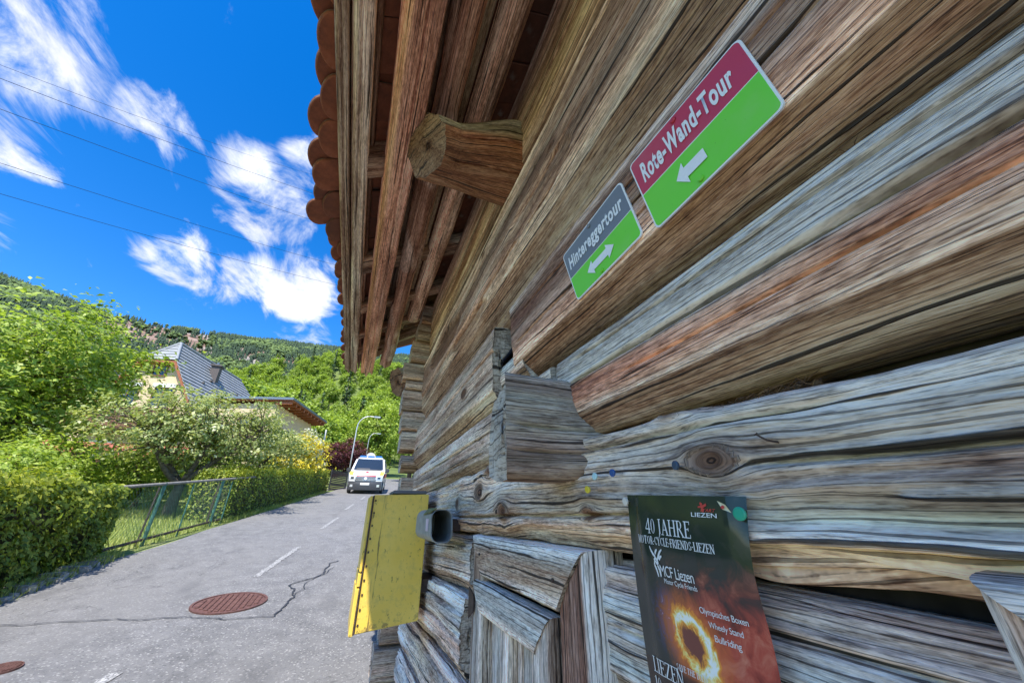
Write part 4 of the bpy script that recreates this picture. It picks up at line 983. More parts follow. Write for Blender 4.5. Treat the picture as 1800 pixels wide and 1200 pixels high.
def serif_text(s, box, mat='print_white', wt=1.0):
    a0, b0, a1, b1 = box; W_ = sum(GL[c][0] for c in s); x0 = 0; mb = MB()
    def put(pts):
        mb.poly([PS(a0+(a1-a0)*x/W_, b1-(b1-b0)*y, .0011) for x, y in pts])
    for c in s:
        adv, st, se, ar = GL[c]
        for (xa, ya, xb, yb, w) in st:
            w *= wt; horiz = abs(xb-xa) > abs(yb-ya)*1.5; h_ = w/2
            put([(x0+xa, ya-h_), (x0+xb, yb-h_), (x0+xb, yb+h_), (x0+xa, ya+h_)] if horiz else [(x0+xa-h_, ya), (x0+xa+h_, ya), (x0+xb+h_, yb), (x0+xb-h_, yb)])
        for (x, y) in se:
            yy = (0, .045) if y == 0 else (.955, 1.0); put([(x0+x-.15, yy[0]), (x0+x+.15, yy[0]), (x0+x+.15, yy[1]), (x0+x-.15, yy[1])])
        for (cx, cy, rx, ry, d0, d1, w) in ar:
            k_ = 18; an = [math.radians(d0+(d1-d0)*j/k_) for j in range(k_+1)]
            for t0, t1 in zip(an[:-1], an[1:]):
                f0, f1 = [w*wt*(.35+.65*abs(math.cos(t))) for t in (t0, t1)]
                put([(x0+cx+rx*math.cos(t0), cy+ry*math.sin(t0)), (x0+cx+rx*math.cos(t1), cy+ry*math.sin(t1)), (x0+cx+(rx-f1)*math.cos(t1), cy+(ry-f1*.7)*math.sin(t1)), (x0+cx+(rx-f0)*math.cos(t0), cy+(ry-f0*.7)*math.sin(t0))])
        x0 += adv
    return mb.build('lettering', M[mat], poster)
pt = lambda s, box, mat='print_white', **k: fit_text('lettering', s, box, lambda a, b: PS(a, b, .0011), M[mat], poster, **k)
serif_text('40 JAHRE', (.215, .105, .645, .172), wt=.9)
serif_text('MOTOR-CYCLE-FRIENDS-LIEZEN', (.115, .184, .80, .219), wt=1.15)
pt('MCF Liezen', (.315, .300, .605, .345), spacing=.9); pt('Motor Cycle Friends', (.34, .352, .615, .378), spacing=.95)
pt('Olympisches Boxen', (.60, .425, .90, .455), spacing=.93); pt('Wheely Stand', (.645, .47, .855, .498), spacing=.93); pt('Bullriding', (.67, .512, .83, .542), spacing=.93)
serif_text('SAVE THE DATE', (.33, .668, .58, .690), wt=1.1); serif_text('LIEZEN', (.08, .690, .38, .748), wt=.9); serif_text('10.', (.07, .765, .17, .812), wt=.9)
pt('START', (.735, .050, .84, .063), 'print_red', shear=.3, bold=.01); pt('LIEZEN', (.665, .067, .845, .084), shear=.0, bold=.01)
def pstroke(pts, w, mat):
    mb = MB(); P = [Vector(p) for p in pts]
    for k in range(len(P)-1):
        d = (P[k+1]-P[k]); nrm_ = Vector((-d.y, d.x)).normalized(); w0 = w*(.35+.65*math.sin(math.pi*(k+.2)/len(P))); w1 = w*(.35+.65*math.sin(math.pi*(k+1.2)/len(P)))
        mb.poly([PS(*(P[k]+nrm_*w0), .0011), PS(*(P[k]-nrm_*w0), .0011), PS(*(P[k+1]-nrm_*w1), .0011), PS(*(P[k+1]+nrm_*w1), .0011)])
    return mb.build('emblem', M[mat], poster)
for pts in ([(.235, .228), (.245, .245), (.265, .262), (.285, .27)], [(.31, .238), (.295, .246), (.285, .258)], [(.36, .235), (.335, .248), (.315, .268), (.30, .282)], [(.35, .262), (.33, .27), (.32, .28)],
            [(.265, .285), (.28, .275), (.30, .285), (.305, .30)], [(.27, .285), (.265, .305), (.28, .325), (.29, .352)], [(.30, .285), (.295, .305), (.31, .325), (.315, .35)], [(.27, .285), (.29, .297), (.30, .30)]):
    pstroke([Vector((a, b)) for a, b in pts], .007, 'print_white')
pstroke([(.735, .028), (.75, .038), (.745, .05), (.76, .06)], .010, 'print_red'); pstroke([(.72, .045), (.755, .042), (.78, .034)], .006, 'print_red')
mb = MB(); mb.poly([PS(.855, .018, .0011), PS(.905, .032, .0011), PS(.935, .062, .0011), PS(.885, .050, .0011)]); mb.build('emblem', M['print_cream'], poster)
mb = MB(); mb.poly([PS(.89+.012*math.cos(t), .042+.007*math.sin(t), .0016) for t in np.linspace(0, 6.1, 12)]); mb.build('emblem', M['print_red'], poster)

# ------------------------------------------------------------------ drawing pins and nails
def pin(label, y, z, col, x=.386, r=.0058, cname=None):
    M_ = plain('pin_'+label.split()[0], col, .25, var=.04)
    o = thing('drawing_pin', label, 'pin', (x, y, z+H))
    mb = MB(); mb.tube([(-.0045, 0, 0), (-.0038, 0, 0), (-.0015, 0, 0), (0, 0, 0)], [r*.75, r, r, r*.85], 18); mb.build('head', M_, o, smooth=False)
    mb = MB(); mb.tube([(0, 0, 0), (.02, 0, 0)], .0007, 6); mb.build('shaft', M['screw'], o)
    o.rotation_euler = (random.uniform(-.2, .2), random.uniform(-.15, .15), random.uniform(-.25, .25))
pin('green round drawing pin at the top right corner of the poster', .3005, .000, (.02, .36, .20), .3785, .0066)
pin('white round drawing pin at the top left corner of the poster', .484, .017, (.75, .68, .58), .3785)
pin('pale turquoise drawing pin on the silver log, highest of the left pair', .551, .057, (.50, .72, .70), .374)
pin('small blue drawing pin on the silver log near the turquoise one', .507, .059, (.03, .09, .28), .378)
pin('yellow drawing pin on the silver log below the turquoise one', .573, .038, (.72, .55, .05), .372)
pin('dark slate blue drawing pin beside the big knot', .374, .056, (.05, .08, .13), .378)
o = thing('bent_nail', 'bent rusty nail sticking out of the silver log', 'nail', (.40, .253, .066+H))
mb = MB(); mb.tube([(.01, 0, 0), (-.018, .001, .002), (-.024, .006, .008)], [.0011, .0011, .0009], 8); mb.build('shank', M['iron'], o)
mb = MB(); mb.tube([(-.024, .006, .008), (-.0245, .0065, .009)], .0022, 8); mb.build('nail_head', M['iron'], o)

# ------------------------------------------------------------------ yellow letter box and newspaper tube
n = NT('yellow_paint'); c = n.coord(); a = n.noise(c, 25, 5, .7); b = n.noise(c, 6, 4, .6); d = n.noise(n.map(c, (1, 1, .5)), 60, 4, .75); z_ = n.sep(c)[2]
base = n.ramp(b, [(.3, (.80, .54, .07)), (.7, (.88, .63, .13))])
base = n.mix(n.rng(d, .58, .68, 0, .8), base, (.10, .075, .03)); base = n.mix(n.rng(a, .50, .66, 0, .35), base, (.46, .36, .10))
xx = n.sep(c)[0]
streak = n.noise(n.map(c, (90, 90, 6)), 1, 4, .6)
sm = n.m('MULTIPLY', n.rng(n.m('ABSOLUTE', n.m('SUBTRACT', xx, n.m('MULTIPLY_ADD', n.noise(n.map(c, (1, 1, 9)), 1, 3), .035, .048))), .010, .002), n.rng(streak, .46, .56))
base = n.mix(n.m('MULTIPLY', sm, .8), base, (.055, .05, .025))
lowm = n.m('MULTIPLY', n.rng(z_, .09, .0), n.rng(a, .52, .62)); base = n.mix(n.m('MULTIPLY', lowm, .7), base, (.16, .10, .04))
n.set(Base_Color=base, Roughness=.42); n.bump(a, .0006, .5); M['yellow'] = n.mat
MX0, MX1, MY0, MY1, MZ0, MZ1 = .074, .338, 1.90, 2.17, -.432+H, .085+H
mail = thing('letter_box', 'tall yellow metal letter box mounted on the barn wall', 'letter box', (MX0, MY0, MZ0))
hx, hy, hz = MX1-MX0, MY1-MY0, MZ1-MZ0
mb = MB(); mb.prism([(0.016, 0, .0), (hx, 0, .026), (hx, 0, hz), (.016, 0, hz-.006)], (0, hy, 0)); mb.build('body', M['yellow'], mail, bevel=.003)
mb = MB(); mb.box((-.004, -.004, -.006), (.0125, hy+.004, hz*.30)); mb.build('lower_door', M['yellow'], mail, bevel=.003)
mb = MB(); mb.box((-.001, -.003, hz*.31), (.0125, hy+.003, hz*.40)); mb.build('name_strip', M['yellow'], mail, bevel=.002)
mb = MB(); mb.box((.001, -.003, hz*.41), (.0125, hy+.003, hz-.01)); mb.build('upper_door', M['yellow'], mail, bevel=.003)
mb = MB(); mb.tube([(.0143, -.0035, .0), (.0143, -.0035, hz-.01)], .0032, 8); mb.build('hinge_rod', M['iron'], mail)
for k in range(10):
    zz = .03+k*(hz-.06)/9; mb = MB(); mb.box((.022, -.003, zz-.004), (.029, .001, zz+.004)); mb.build('rivet', M['iron'], mail, bevel=.001, seg=1)
mb = MB(); mb.box((.10, .01, hz+.001), (hx-.01, hy*.9, hz+.016)); mb.build('lid_flap', plain('slate_grey', (.13, .13, .15), .5), mail, bevel=.003)
for zz in (.12, .42):
    mb = MB(); mb.box((hx+.001, .03, zz), (.43-MX0, hy-.03, zz+.05)); mb.build('wall_bracket', M['iron'], mail)
# tube
n = NT('grey_plastic'); c = n.coord(); a = n.noise(c, 30, 5, .6)
n.set(Base_Color=n.ramp(a, [(.35, (.20, .215, .215)), (.65, (.33, .345, .34))]), Roughness=.45); M['plastic'] = n.mat
M['moss_green'] = plain('grime_green', (.16, .17, .06), .7, var=.5, scale=40)
tube = thing('newspaper_tube', 'grey plastic newspaper tube with open mouth beside the yellow letter box', 'newspaper tube', (.304, 1.40, -.037+H))
def rsec(w, h, r, y, k=7, dy=lambda u, v: 0):
    return [Vector((u-w/2, y+dy((u/w), (v/h)), v-h/2)) for u, v in rounded(w, h, r, k)]
tw, th_ = .080, .105; thk = .003
mouth = lambda u, v: .028*(v-.5)+.018*u
secs = [rsec(tw, th_, .03, 0, dy=mouth), rsec(tw, th_, .03, .12), rsec(tw, th_, .03, .33)]
secs_i = [rsec(tw-2*thk, th_-2*thk, .027, .33), rsec(tw-2*thk, th_-2*thk, .027, .12), rsec(tw-2*thk, th_-2*thk, .027, 0, dy=mouth)]
allp = secs+secs_i; mb = MB(); k = len(allp[0]); mb.v = [tuple(p) for s in allp for p in s]
for r_ in range(len(allp)):
    r2 = (r_+1) % len(allp)
    if r_ == 2: continue
    for j in range(k): mb.f.append([r_*k+j, r_*k+(j+1) % k, r2*k+(j+1) % k, r2*k+j]); mb.m.append(0)
mb.f.append([2*k+j for j in range(k)]); mb.m.append(0)
mb.build('pipe', M['plastic'], tube, smooth=False)
mb = MB(); mb.prism([(-tw/2-.001, .02, th_/2-.012), (-tw/2-.001, .16, th_/2-.02), (-tw/2+.018, .16, th_/2+.002), (-tw/2+.018, .005, th_/2+.002)], (-.002, 0, .003)); mb.build('top_flap', M['moss_green'], tube, bevel=.001)
mb = MB(); mb.poly([(-tw/2-.0012, .045, .022), (-tw/2-.0012, .095, .022), (-tw/2-.0012, .095, -.018), (-tw/2-.0012, .045, -.018)]); mb.build('sticker', plain('faded_sticker', (.62, .50, .56), .5), tube)
mb = MB(); mb.box((tw/2+.0005, .10, -.02), (.09, .14, .02)); mb.build('bracket', M['iron'], tube)

# ------------------------------------------------------------------ vegetation builders
def leaf_cloud(C, Nn, ln, wd, r, lv):
    """diamond leaves at points C with preferred normals Nn"""
    k = len(C); Nn = Nn+r.normal(0, .45, (k, 3)); Nn /= np.linalg.norm(Nn, axis=1, keepdims=True)+1e-9
    a = r.normal(size=(k, 3)); a -= Nn*(a*Nn).sum(1, keepdims=True); a /= np.linalg.norm(a, axis=1, keepdims=True)+1e-9
    b = np.cross(Nn, a); s = r.uniform(.45, 1.5, k)[:, None]
    la = a*ln*s/2; wb = b*wd*s/2; fold = Nn*wd*.18*s
    V = np.stack([C-la, C+wb+fold, C+la, C-wb+fold], 1).reshape(-1, 3)
    return V, np.arange(4*k).reshape(-1, 4), np.repeat(lv, 4)
def leaf_mesh(name, V, F, lv, mat):
    me = mesh_np(name, V, F, smooth=False); attr(me, 'lv', lv, 'FLOAT'); me.materials.append(mat); return me
def bez(p0, p1, bend, k):
    p0, p1, bend = [np.asarray(v, float) for v in (p0, p1, bend)]; t = np.linspace(0, 1, k)[:, None]
    return p0*(1-t)**2+2*t*(1-t)*((p0+p1)/2+bend)+p1*t*t
def tree_meshes(seed, base_r, fork, cen, rad, ncl, nper, clr, leaf, mat, limbs=9, lean=(0, 0), shell=2.2, flat=.65, forks=None, twig=.5):
    """trunk to `fork` (x,y,z); crown ellipsoid cen/rad filled with leaf clusters on limbs"""
    r = np.random.default_rng(seed); cen = np.array(cen, float); rad = np.array(rad, float)
    d = r.normal(size=(ncl, 3)); d /= np.linalg.norm(d, axis=1, keepdims=True)
    q = r.random(ncl)**(1/shell)*(1+.22*(vnoise(d[:, 0]*2.2+seed, d[:, 1]*2.2, d[:, 2]*2.2)-.5)*2)
    cl = cen+d*rad*q[:, None]
    mb = MB(); fork = np.array(fork, float)
    tr = bez((0, 0, -.15), fork, (lean[0], lean[1], 0), 7); mb.tube([tuple(p) for p in tr], list(np.linspace(base_r*1.25, base_r*.8, 7)), 9)
    heads = []
    for h_ in (forks if forks is not None else [tuple(cen+r.normal(0, .25, 3)*rad) for _ in range(max(3, limbs//3))]):
        h_ = np.array(h_, float); P = bez(fork, h_, r.normal(0, .12, 3)*np.linalg.norm(h_-fork), 7)
        mb.tube([tuple(p) for p in P], list(np.linspace(base_r*.62, base_r*.26, 7)), 7); heads.append(P)
    allp = np.concatenate(heads); order = r.permutation(ncl)
    for k in order[:int(ncl*twig)]:
        j = np.argmin(((allp-cl[k])**2).sum(1)+r.random(len(allp))*.3*rad.mean()**2); p = allp[j]
        P = bez(p, cl[k], r.normal(0, .10, 3)*np.linalg.norm(cl[k]-p)+np.array([0, 0, .08*np.linalg.norm(cl[k]-p)]), 5)
        mb.tube([tuple(v) for v in P], list(np.linspace(base_r*.17, base_r*.04, 5)), 5, cap=False)
    trunk = mb.mesh('trunk', [M['bark']], smooth=True)
    cl_sz = r.uniform(.6, 1.25, ncl); idx = np.repeat(np.arange(ncl), nper)
    off = r.normal(size=(len(idx), 3))*np.array([1, 1, flat])*.5; C = cl[idx]+off*(clr*cl_sz[idx])[:, None]
    out = (C-cen)/rad; out /= np.linalg.norm(out, axis=1, keepdims=True)+1e-6
    Nn = out*.55+np.array([0, 0, .75])
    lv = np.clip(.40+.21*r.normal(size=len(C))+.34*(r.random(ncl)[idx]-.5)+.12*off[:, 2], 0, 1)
    V, F, lv = leaf_cloud(C, Nn, leaf[0], leaf[1], r, lv)
    return trunk, leaf_mesh('crown', V, F, lv, mat)
def place_tree(name, label, loc, meshes, rz=0, sc=(1, 1, 1), group=None, cat='tree', parts=('trunk', 'crown')):
    o = thing(name, label, cat, loc, rz, group); o.scale = sc
    for nm, me in zip(parts, meshes):
        c_ = bpy.data.objects.new(nm, me); COL.objects.link(c_); c_.parent = o
    return o
gz = lambda x, y: float(ground_z(x, y))

def hedge(name, label, P0, P1, w, h, nleaf, leaf, mat, seed, lump=.10, taper=0.0):
    r = np.random.default_rng(seed); P0 = np.array(P0, float); P1 = np.array(P1, float); L_ = np.linalg.norm(P1-P0)
    d = (P1-P0)/L_; q = np.array([d[1], -d[0]])         # q points to the road
    o = thing(name, label, 'hedge', (P0[0], P0[1], gz(*P0)), group=None)
    # rounded box: sample its skin
    per = np.array([h, w, h]); e = .30*w
    t = r.random(nleaf)*1.0; s = r.random(nleaf)*(2*h+w)
    a = np.where(s < h, w/2, np.where(s < h+w, w/2-(s-h), -w/2)); z = np.where(s < h, s, np.where(s < h+w, h, h-(s-h-w)))
    na = np.where(s < h, 1.0, np.where(s < h+w, 0, -1.0)); nz_ = np.where((s >= h) & (s < h+w), 1.0, 0.0)
    along = t*L_
    # end caps
    ec = r.random(nleaf) < (w*h)/(w*h+L_*(2*h+w)/2)*1.0
    end = r.random(nleaf) < .5
    along = np.where(ec, np.where(end, 0, L_), along); a = np.where(ec, (r.random(nleaf)-.5)*w, a); z = np.where(ec, r.random(nleaf)*h, z)
    nl = np.where(ec, np.where(end, -1.0, 1.0), 0); na = np.where(ec, 0, na); nz_ = np.where(ec, 0, nz_)
    # round the shoulders
    zz = z/h; a = a*(1-.16*sstep(.6, 1.0, zz)**2-.10*sstep(.25, 0, zz)); z = z-.10*h*np.abs(a/(w/2))**3*(nz_ > .5)
    bump = lump*2*(fbm(along*1.6, a*2.2+z*2.2, seed, 3)-.5)+r.normal(0, .035, nleaf)-.05*r.random(nleaf)**2
    depth = -np.abs(r.normal(0, .06, nleaf))
    a = a+na*(bump+depth); z = np.maximum(z+nz_*(bump*1.3+depth), .03); along = along+nl*(bump+depth)
    a = a*(1-.45*sstep(.86, 1.02, along/L_)**2*(taper > 0))
    X = d[0]*along+q[0]*a; Y = d[1]*along+q[1]*a; Zg = ground_z(P0[0]+X, P0[1]+Y)-gz(*P0)
    z = z*(1-taper*sstep(.45, 1.0, along/L_))
    C = np.stack([X, Y, Zg+z], -1); Nn = np.stack([d[0]*nl+q[0]*na, d[1]*nl+q[1]*na, nz_+.55], -1)
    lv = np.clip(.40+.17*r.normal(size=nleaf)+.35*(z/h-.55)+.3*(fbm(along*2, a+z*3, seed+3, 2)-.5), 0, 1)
    V, F, lv = leaf_cloud(C, Nn, leaf[0], leaf[1], r, lv)
    c_ = link('foliage', leaf_mesh('foliage', V, F, lv, mat), None, o)
    mb = MB(); k = 14; ring = []
    for i_ in range(k):
        al = .12+(L_-.24)*i_/(k-1); sec = []
        e_ = 1-1.3*taper*float(sstep(.4, 1.0, i_/(k-1))); 
        for (aa, z_) in ((w*.36*e_, .0), (w*.37*e_, h*.5*e_), (w*.27*e_, h*.80*e_), (-w*.27*e_, h*.80*e_), (-w*.37*e_, h*.5*e_), (-w*.36*e_, 0)):
            x = d[0]*al+q[0]*aa; y = d[1]*al+q[1]*aa; sec.append((x, y, gz(P0[0]+x, P0[1]+y)-gz(*P0)+z_))
        ring.append(sec)
    for s0, s1 in zip(ring[:-1], ring[1:]):
        for j in range(5): mb.poly([s0[j], s0[j+1], s1[j+1], s1[j]])
    mb.poly(ring[0]); mb.poly(ring[-1]); mb.build('inner_twigs', M['twigs'], o)
    return o
M['twigs'] = plain('twigs', (.045, .05, .02), .95, var=.5, scale=20, bump=.02)

# near hedge, long clipped hedge, fence between them
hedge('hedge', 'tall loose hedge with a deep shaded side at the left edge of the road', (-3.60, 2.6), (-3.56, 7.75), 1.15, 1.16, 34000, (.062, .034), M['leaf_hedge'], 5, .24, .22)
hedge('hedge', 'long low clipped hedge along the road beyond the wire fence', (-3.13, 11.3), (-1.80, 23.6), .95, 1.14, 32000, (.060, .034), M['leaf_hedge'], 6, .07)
border = tag(link('stone_border', None), kind='structure')
for k in range(34):
    y = 2.9+k*.135; x = -2.96+random.uniform(-.03, .03)+(-.02 if y < 7 else -.06)
    mb = MB(); sx_, sy_, sz_ = random.uniform(.10, .15), random.uniform(.050, .062), random.uniform(.03, .07)
    mb.box((-sx_, -sy_, -.06), (sx_, sy_, sz_)); st = mb.build('border_stone', M['stone'], border, bevel=.018)
    st.location = (x, y, gz(x, y)); st.rotation_euler = (random.uniform(-.1, .1), random.uniform(-.1, .1), random.uniform(-.2, .2))
M['green_paint'] = plain('green_fence_paint', (.06, .16, .12), .55, .2, var=.5, scale=12)
M['grey_wood'] = plain('grey_rail', (.22, .205, .185), .9, var=.3, scale=20)
fence = thing('wire_fence', 'low green wire mesh fence with leaning posts under the apple tree', 'fence', (-3.17, 7.45, gz(-3.17, 7.45)))
fo = Vector(fence.location)
def fl_(y, h, dx=0): x = -3.22+.123*(y-7.45); return Vector((x+dx, y, gz(x, y)+h))-fo
for y, rr in ((8.58, .028), (10.74, .028)):
    MB().tube([fl_(y, -.1), fl_(y+.02, .93)], rr, 8).build('post', M['green_paint'], fence)
    MB().tube([fl_(y-.03, -.1, -.06), fl_(y-.02, .86, -.04)], .016, 8).build('brace', M['iron'], fence)
for y in (7.5, 9.55, 11.25):
    MB().tube([fl_(y, -.1), fl_(y, .88)], .014, 8).build('post', M['green_paint'], fence)
MB().tube([fl_(7.4, .90), fl_(9, .915), fl_(10.74, .93), fl_(12.6, .95)], .024, 8).build('top_rail', M['grey_wood'], fence, smooth=True)
mb = MB(); a0, a1 = fl_(7.45, .06), fl_(11.2, .06); mb.tube([a0, a1], .022, 6); mb.build('bottom_rail', M['iron'], fence)
mb = MB(); y = 7.4
while y < 11.25:
    for sgn in (1, -1):
        h0, h1 = (.08, .90) if sgn == 1 else (.90, .08); y2 = min(11.25, y+.75); f_ = (y2-y)/.75
        mb.tube([fl_(y, h0), fl_(y2, h0+(h1-h0)*f_)], .0019, 3, cap=False)
    y += .075
tag(mb.build('wire_mesh', M['green_paint'], fence), kind='stuff')

# garden lawn
r = np.random.default_rng(11); k = 16000
gx = r.uniform(-9, -2.4, k); gy = r.uniform(7.3, 14.5, k); keep = gx < (-3.1+.123*(gy-7.45)); gx, gy = gx[keep], gy[keep]; k = len(gx)
hh = r.uniform(.05, .16, k); an = r.uniform(0, 6.28, k); b0 = np.stack([gx, gy, ground_z(gx, gy)-.02], -1); w = np.stack([np.cos(an), np.sin(an), 0*an], -1)*.009
tp = b0+np.stack([r.normal(0, .04, k), r.normal(0, .04, k), hh], -1)
V = np.stack([b0-w, b0+w, tp], 1).reshape(-1, 3); lvv = np.repeat(np.clip(.5+.2*r.normal(size=k), 0, 1), 3)
tag(link('lawn_grass', leaf_mesh('lawn_grass', V, np.arange(3*k).reshape(-1, 3), lvv, M['grass'])), 'short sunlit lawn grass behind the wire fence', 'grass', kind='stuff')
k = 5000; t = r.random(k); side = r.random(k) < .5       # weeds along the hedge foot and the far verge
gx = np.where(side, -2.95+r.normal(0, .05, k), 0); gy = np.where(side, 3+t*4.6, 11+t*12)
gx = np.where(side, gx, -2.62+.1*(gy-11.3)+r.normal(0, .06, k)); b0 = np.stack([gx, gy, ground_z(gx, gy)-.01], -1); an = r.uniform(0, 6.28, k)
w = np.stack([np.cos(an), np.sin(an), 0*an], -1)*.006; tp = b0+np.stack([r.normal(0, .04, k), r.normal(0, .04, k), r.uniform(.03, .14, k)], -1)
V = np.stack([b0-w, b0+w, tp], 1).reshape(-1, 3)
tag(link('verge_grass', leaf_mesh('verge_grass', V, np.arange(3*k).reshape(-1, 3), np.repeat(np.clip(.45+.2*r.normal(size=k), 0, 1), 3), M['grass'])), 'tufts of grass at the foot of the hedges', 'grass', kind='stuff')

# orchard and garden trees
ax, ay = -4.15, 12.4
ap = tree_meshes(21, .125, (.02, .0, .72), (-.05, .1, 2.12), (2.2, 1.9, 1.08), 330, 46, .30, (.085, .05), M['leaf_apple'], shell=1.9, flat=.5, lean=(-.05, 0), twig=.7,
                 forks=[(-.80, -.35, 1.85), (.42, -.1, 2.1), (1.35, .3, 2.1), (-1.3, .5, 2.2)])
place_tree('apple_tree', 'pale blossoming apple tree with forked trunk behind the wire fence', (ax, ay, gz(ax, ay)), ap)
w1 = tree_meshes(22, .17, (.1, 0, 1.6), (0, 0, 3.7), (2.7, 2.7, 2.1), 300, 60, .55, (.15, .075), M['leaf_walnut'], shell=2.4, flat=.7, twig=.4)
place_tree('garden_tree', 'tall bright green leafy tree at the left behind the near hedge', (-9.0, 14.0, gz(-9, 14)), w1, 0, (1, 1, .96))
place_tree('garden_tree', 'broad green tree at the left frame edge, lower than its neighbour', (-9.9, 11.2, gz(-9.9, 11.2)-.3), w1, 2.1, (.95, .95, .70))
sm = tree_meshes(23, .07, (0, 0, .5), (0, 0, 1.1), (1.3, 1.3, .95), 110, 60, .38, (.10, .055), M['leaf_walnut'], twig=.3)
for k, (x, y, s, rz, lb) in enumerate(((-6.1, 10.0, .8, 0, 'round green shrub directly behind the tall near hedge'), (-6.9, 12.6, .95, 1, 'leafy shrub between the apple tree and the tall garden tree'),
                         (-5.6, 14.2, .9, 2, 'dark green shrub behind the apple trunk'), (-4.3, 15.6, .8, 3, 'green shrub behind the right side of the apple tree'), (-3.6, 19.2, .75, 4, 'small green shrub between the extension and the yellow bush'), (-8.2, 9.4, 1.05, 5, 'big shrub at the left frame edge above the hedge'))):
    place_tree('garden_shrub', lb, (x, y, gz(x, y)), sm, rz, (s, s, s), cat='shrub')
ap2 = tree_meshes(24, .09, (.0, .0, .9), (0, 0, 2.0), (1.5, 1.5, 1.0), 150, 50, .34, (.085, .05), M['leaf_apple'], shell=2.0, flat=.55, twig=.6)
place_tree('apple_tree', 'smaller pale apple tree with bare branches in front of the extension', (-3.5, 16.6, gz(-3.5, 16.6)), ap2, 0, (1.3, 1.3, .98))
yb = tree_meshes(25, .04, (0, 0, .3), (0, 0, .95), (.95, .95, .75), 90, 55, .30, (.085, .05), M['leaf_yellow'], twig=.3)
place_tree('flowering_bush', 'bright yellow flowering bush behind the clipped hedge', (-2.75, 20.2, gz(-2.75, 20.2)), yb, 0, (1.4, 1.4, 1.6), cat='bush')
wbm = tree_meshes(26, .04, (0, 0, .4), (0, 0, 1.35), (.9, .9, .75), 90, 55, .28, (.085, .05), M['leaf_white'], twig=.3)
place_tree('flowering_bush', 'white and pale green bush above the yellow one', (-2.75, 22.6, gz(-2.75, 22.6)), wbm, 0, (1.1, 1.1, 1.45), cat='bush')
rb = tree_meshes(27, .06, (0, 0, .6), (0, 0, 2.0), (1.2, 1.2, 1.3), 110, 60, .36, (.13, .08), M['leaf_red'], twig=.3)
place_tree('copper_bush', 'dark red leaved bush behind the van, left one', (-1.9, 31.5, gz(-1.9, 31.5)), rb, 0, (.95, .95, .92), cat='bush')
place_tree('copper_bush', 'dark red leaved bush behind the van, beside the lamp post', (-.5, 33.0, gz(-.5, 33)), rb, 2, (.9, .9, 1.05), cat='bush')
# clipped cypresses in the garden
def cone_mesh(seed, h, rad, nl, leaf, mat):
    r = np.random.default_rng(seed); z = (r.random(nl)**1.15)*h; a = r.uniform(0, 6.283, nl)
    R = rad*(1-(z/h)**1.5)*(.86+.25*vnoise(np.cos(a)*3+seed, np.sin(a)*3, z*2.5))+.02
    C = np.stack([np.cos(a)*R, np.sin(a)*R, z+.05], -1); Nn = np.stack([np.cos(a), np.sin(a), .6+0*a], -1)
    V, F, lv = leaf_cloud(C, Nn, *leaf, r, np.clip(.45+.2*r.normal(size=nl), 0, 1)); crown = leaf_mesh('crown', V, F, lv, mat)
    mb = MB(); mb.tube([(0, 0, -.1), (0, 0, h*.9)], [rad*.5, .02], 8); return mb.mesh('trunk', [M['twigs']], True), crown
cy = cone_mesh(31, 1.5, .33, 2600, (.09, .045), M['leaf_hedge'])
for k in range(7):
    x, y = -7.6+k*.62, 16.4+k*.18
    place_tree('clipped_cypress', ('first', 'second', 'third', 'fourth', 'fifth', 'sixth', 'last')[k]+' clipped conical cypress from the left in the row behind the apple tree', (x, y, gz(x, y)), cy, k*1.3, (1, 1, 1+.1*math.sin(k*2)), group='row of clipped cypresses behind the apple tree')

# ------------------------------------------------------------------ houses
n = NT('cream_render'); c = n.coord(); a = n.noise(c, 3, 5, .6)
n.set(Base_Color=n.ramp(a, [(.3, (.56, .44, .28)), (.7, (.64, .51, .34))]), Roughness=.9); n.bump(n.noise(c, 60, 3), .004); M['cream'] = n.mat
n = NT('grey_roof_tile'); c = n.coord(); a = n.noise(c, 2.5, 4); b = n.noise(c, 30, 3)
n.set(Base_Color=n.ramp(n.m('ADD', n.m('MULTIPLY', a, .5), n.m('MULTIPLY', b, .5)), [(.35, (.21, .225, .24)), (.65, (.33, .345, .36))]), Roughness=.55); M['grey_tile'] = n.mat
M['orange_wood'] = plain('orange_stained_wood', (.30, .095, .04), .6, var=.2, scale=8)
M['white_trim'] = plain('white_trim', (.72, .72, .70), .5, var=.05); M['brown_trim'] = plain('brown_frame', (.16, .07, .035), .6)
M['metal_edge'] = plain('grey_metal_edge', (.16, .20, .24), .4, .3); M['chimney'] = plain('chimney_cladding', (.10, .085, .08), .7, var=.25)
n = NT('window_glass'); n.set(Base_Color=(.02, .03, .045, 1), Roughness=.06); n.b.inputs['Specular IOR Level'].default_value = .8; M['glass'] = n.mat
M['red_tile'] = plain('red_shed_tile', (.33, .10, .055), .85, var=.3, scale=12, bump=.02)
Oh = np.array([-10.59, 23.85]); rD = np.array([.242, .970]); qD = np.array([.970, -.242])
house = thing('house', 'cream house with steep grey half-hipped tile roof behind the garden trees', 'house', (Oh[0], Oh[1], 0))
def HP(u, v, z): p = qD*u+rD*v; return Vector((p[0], p[1], z))
ZR, TN, ZH, LEN, VB, VO = 10.05, 1.6, 8.70, 7.6, .6, -.38
ez = 4.4; ue = (ZR-ez)/TN; gu = lambda z: (ZR-z)/TN
zb_ = gz(-10, 25)-.3
mb = MB(); wz = 4.9; wu = gu(wz)-.28
sh = [(-wu, zb_), (wu, zb_), (wu, wz), (gu(ZH)-.2, ZH-.05), (-gu(ZH)+.2, ZH-.05), (-wu, wz)]
mb.prism([HP(u, 0, z) for u, z in sh], HP(0, LEN, 0)); mb.build('wall', M['cream'], house)
roof = link('roof', None); roof.parent = house
def edge_v(z): return VO if z <= ZH else VO+(VB-VO)*(z-ZH)/(ZR-ZH)
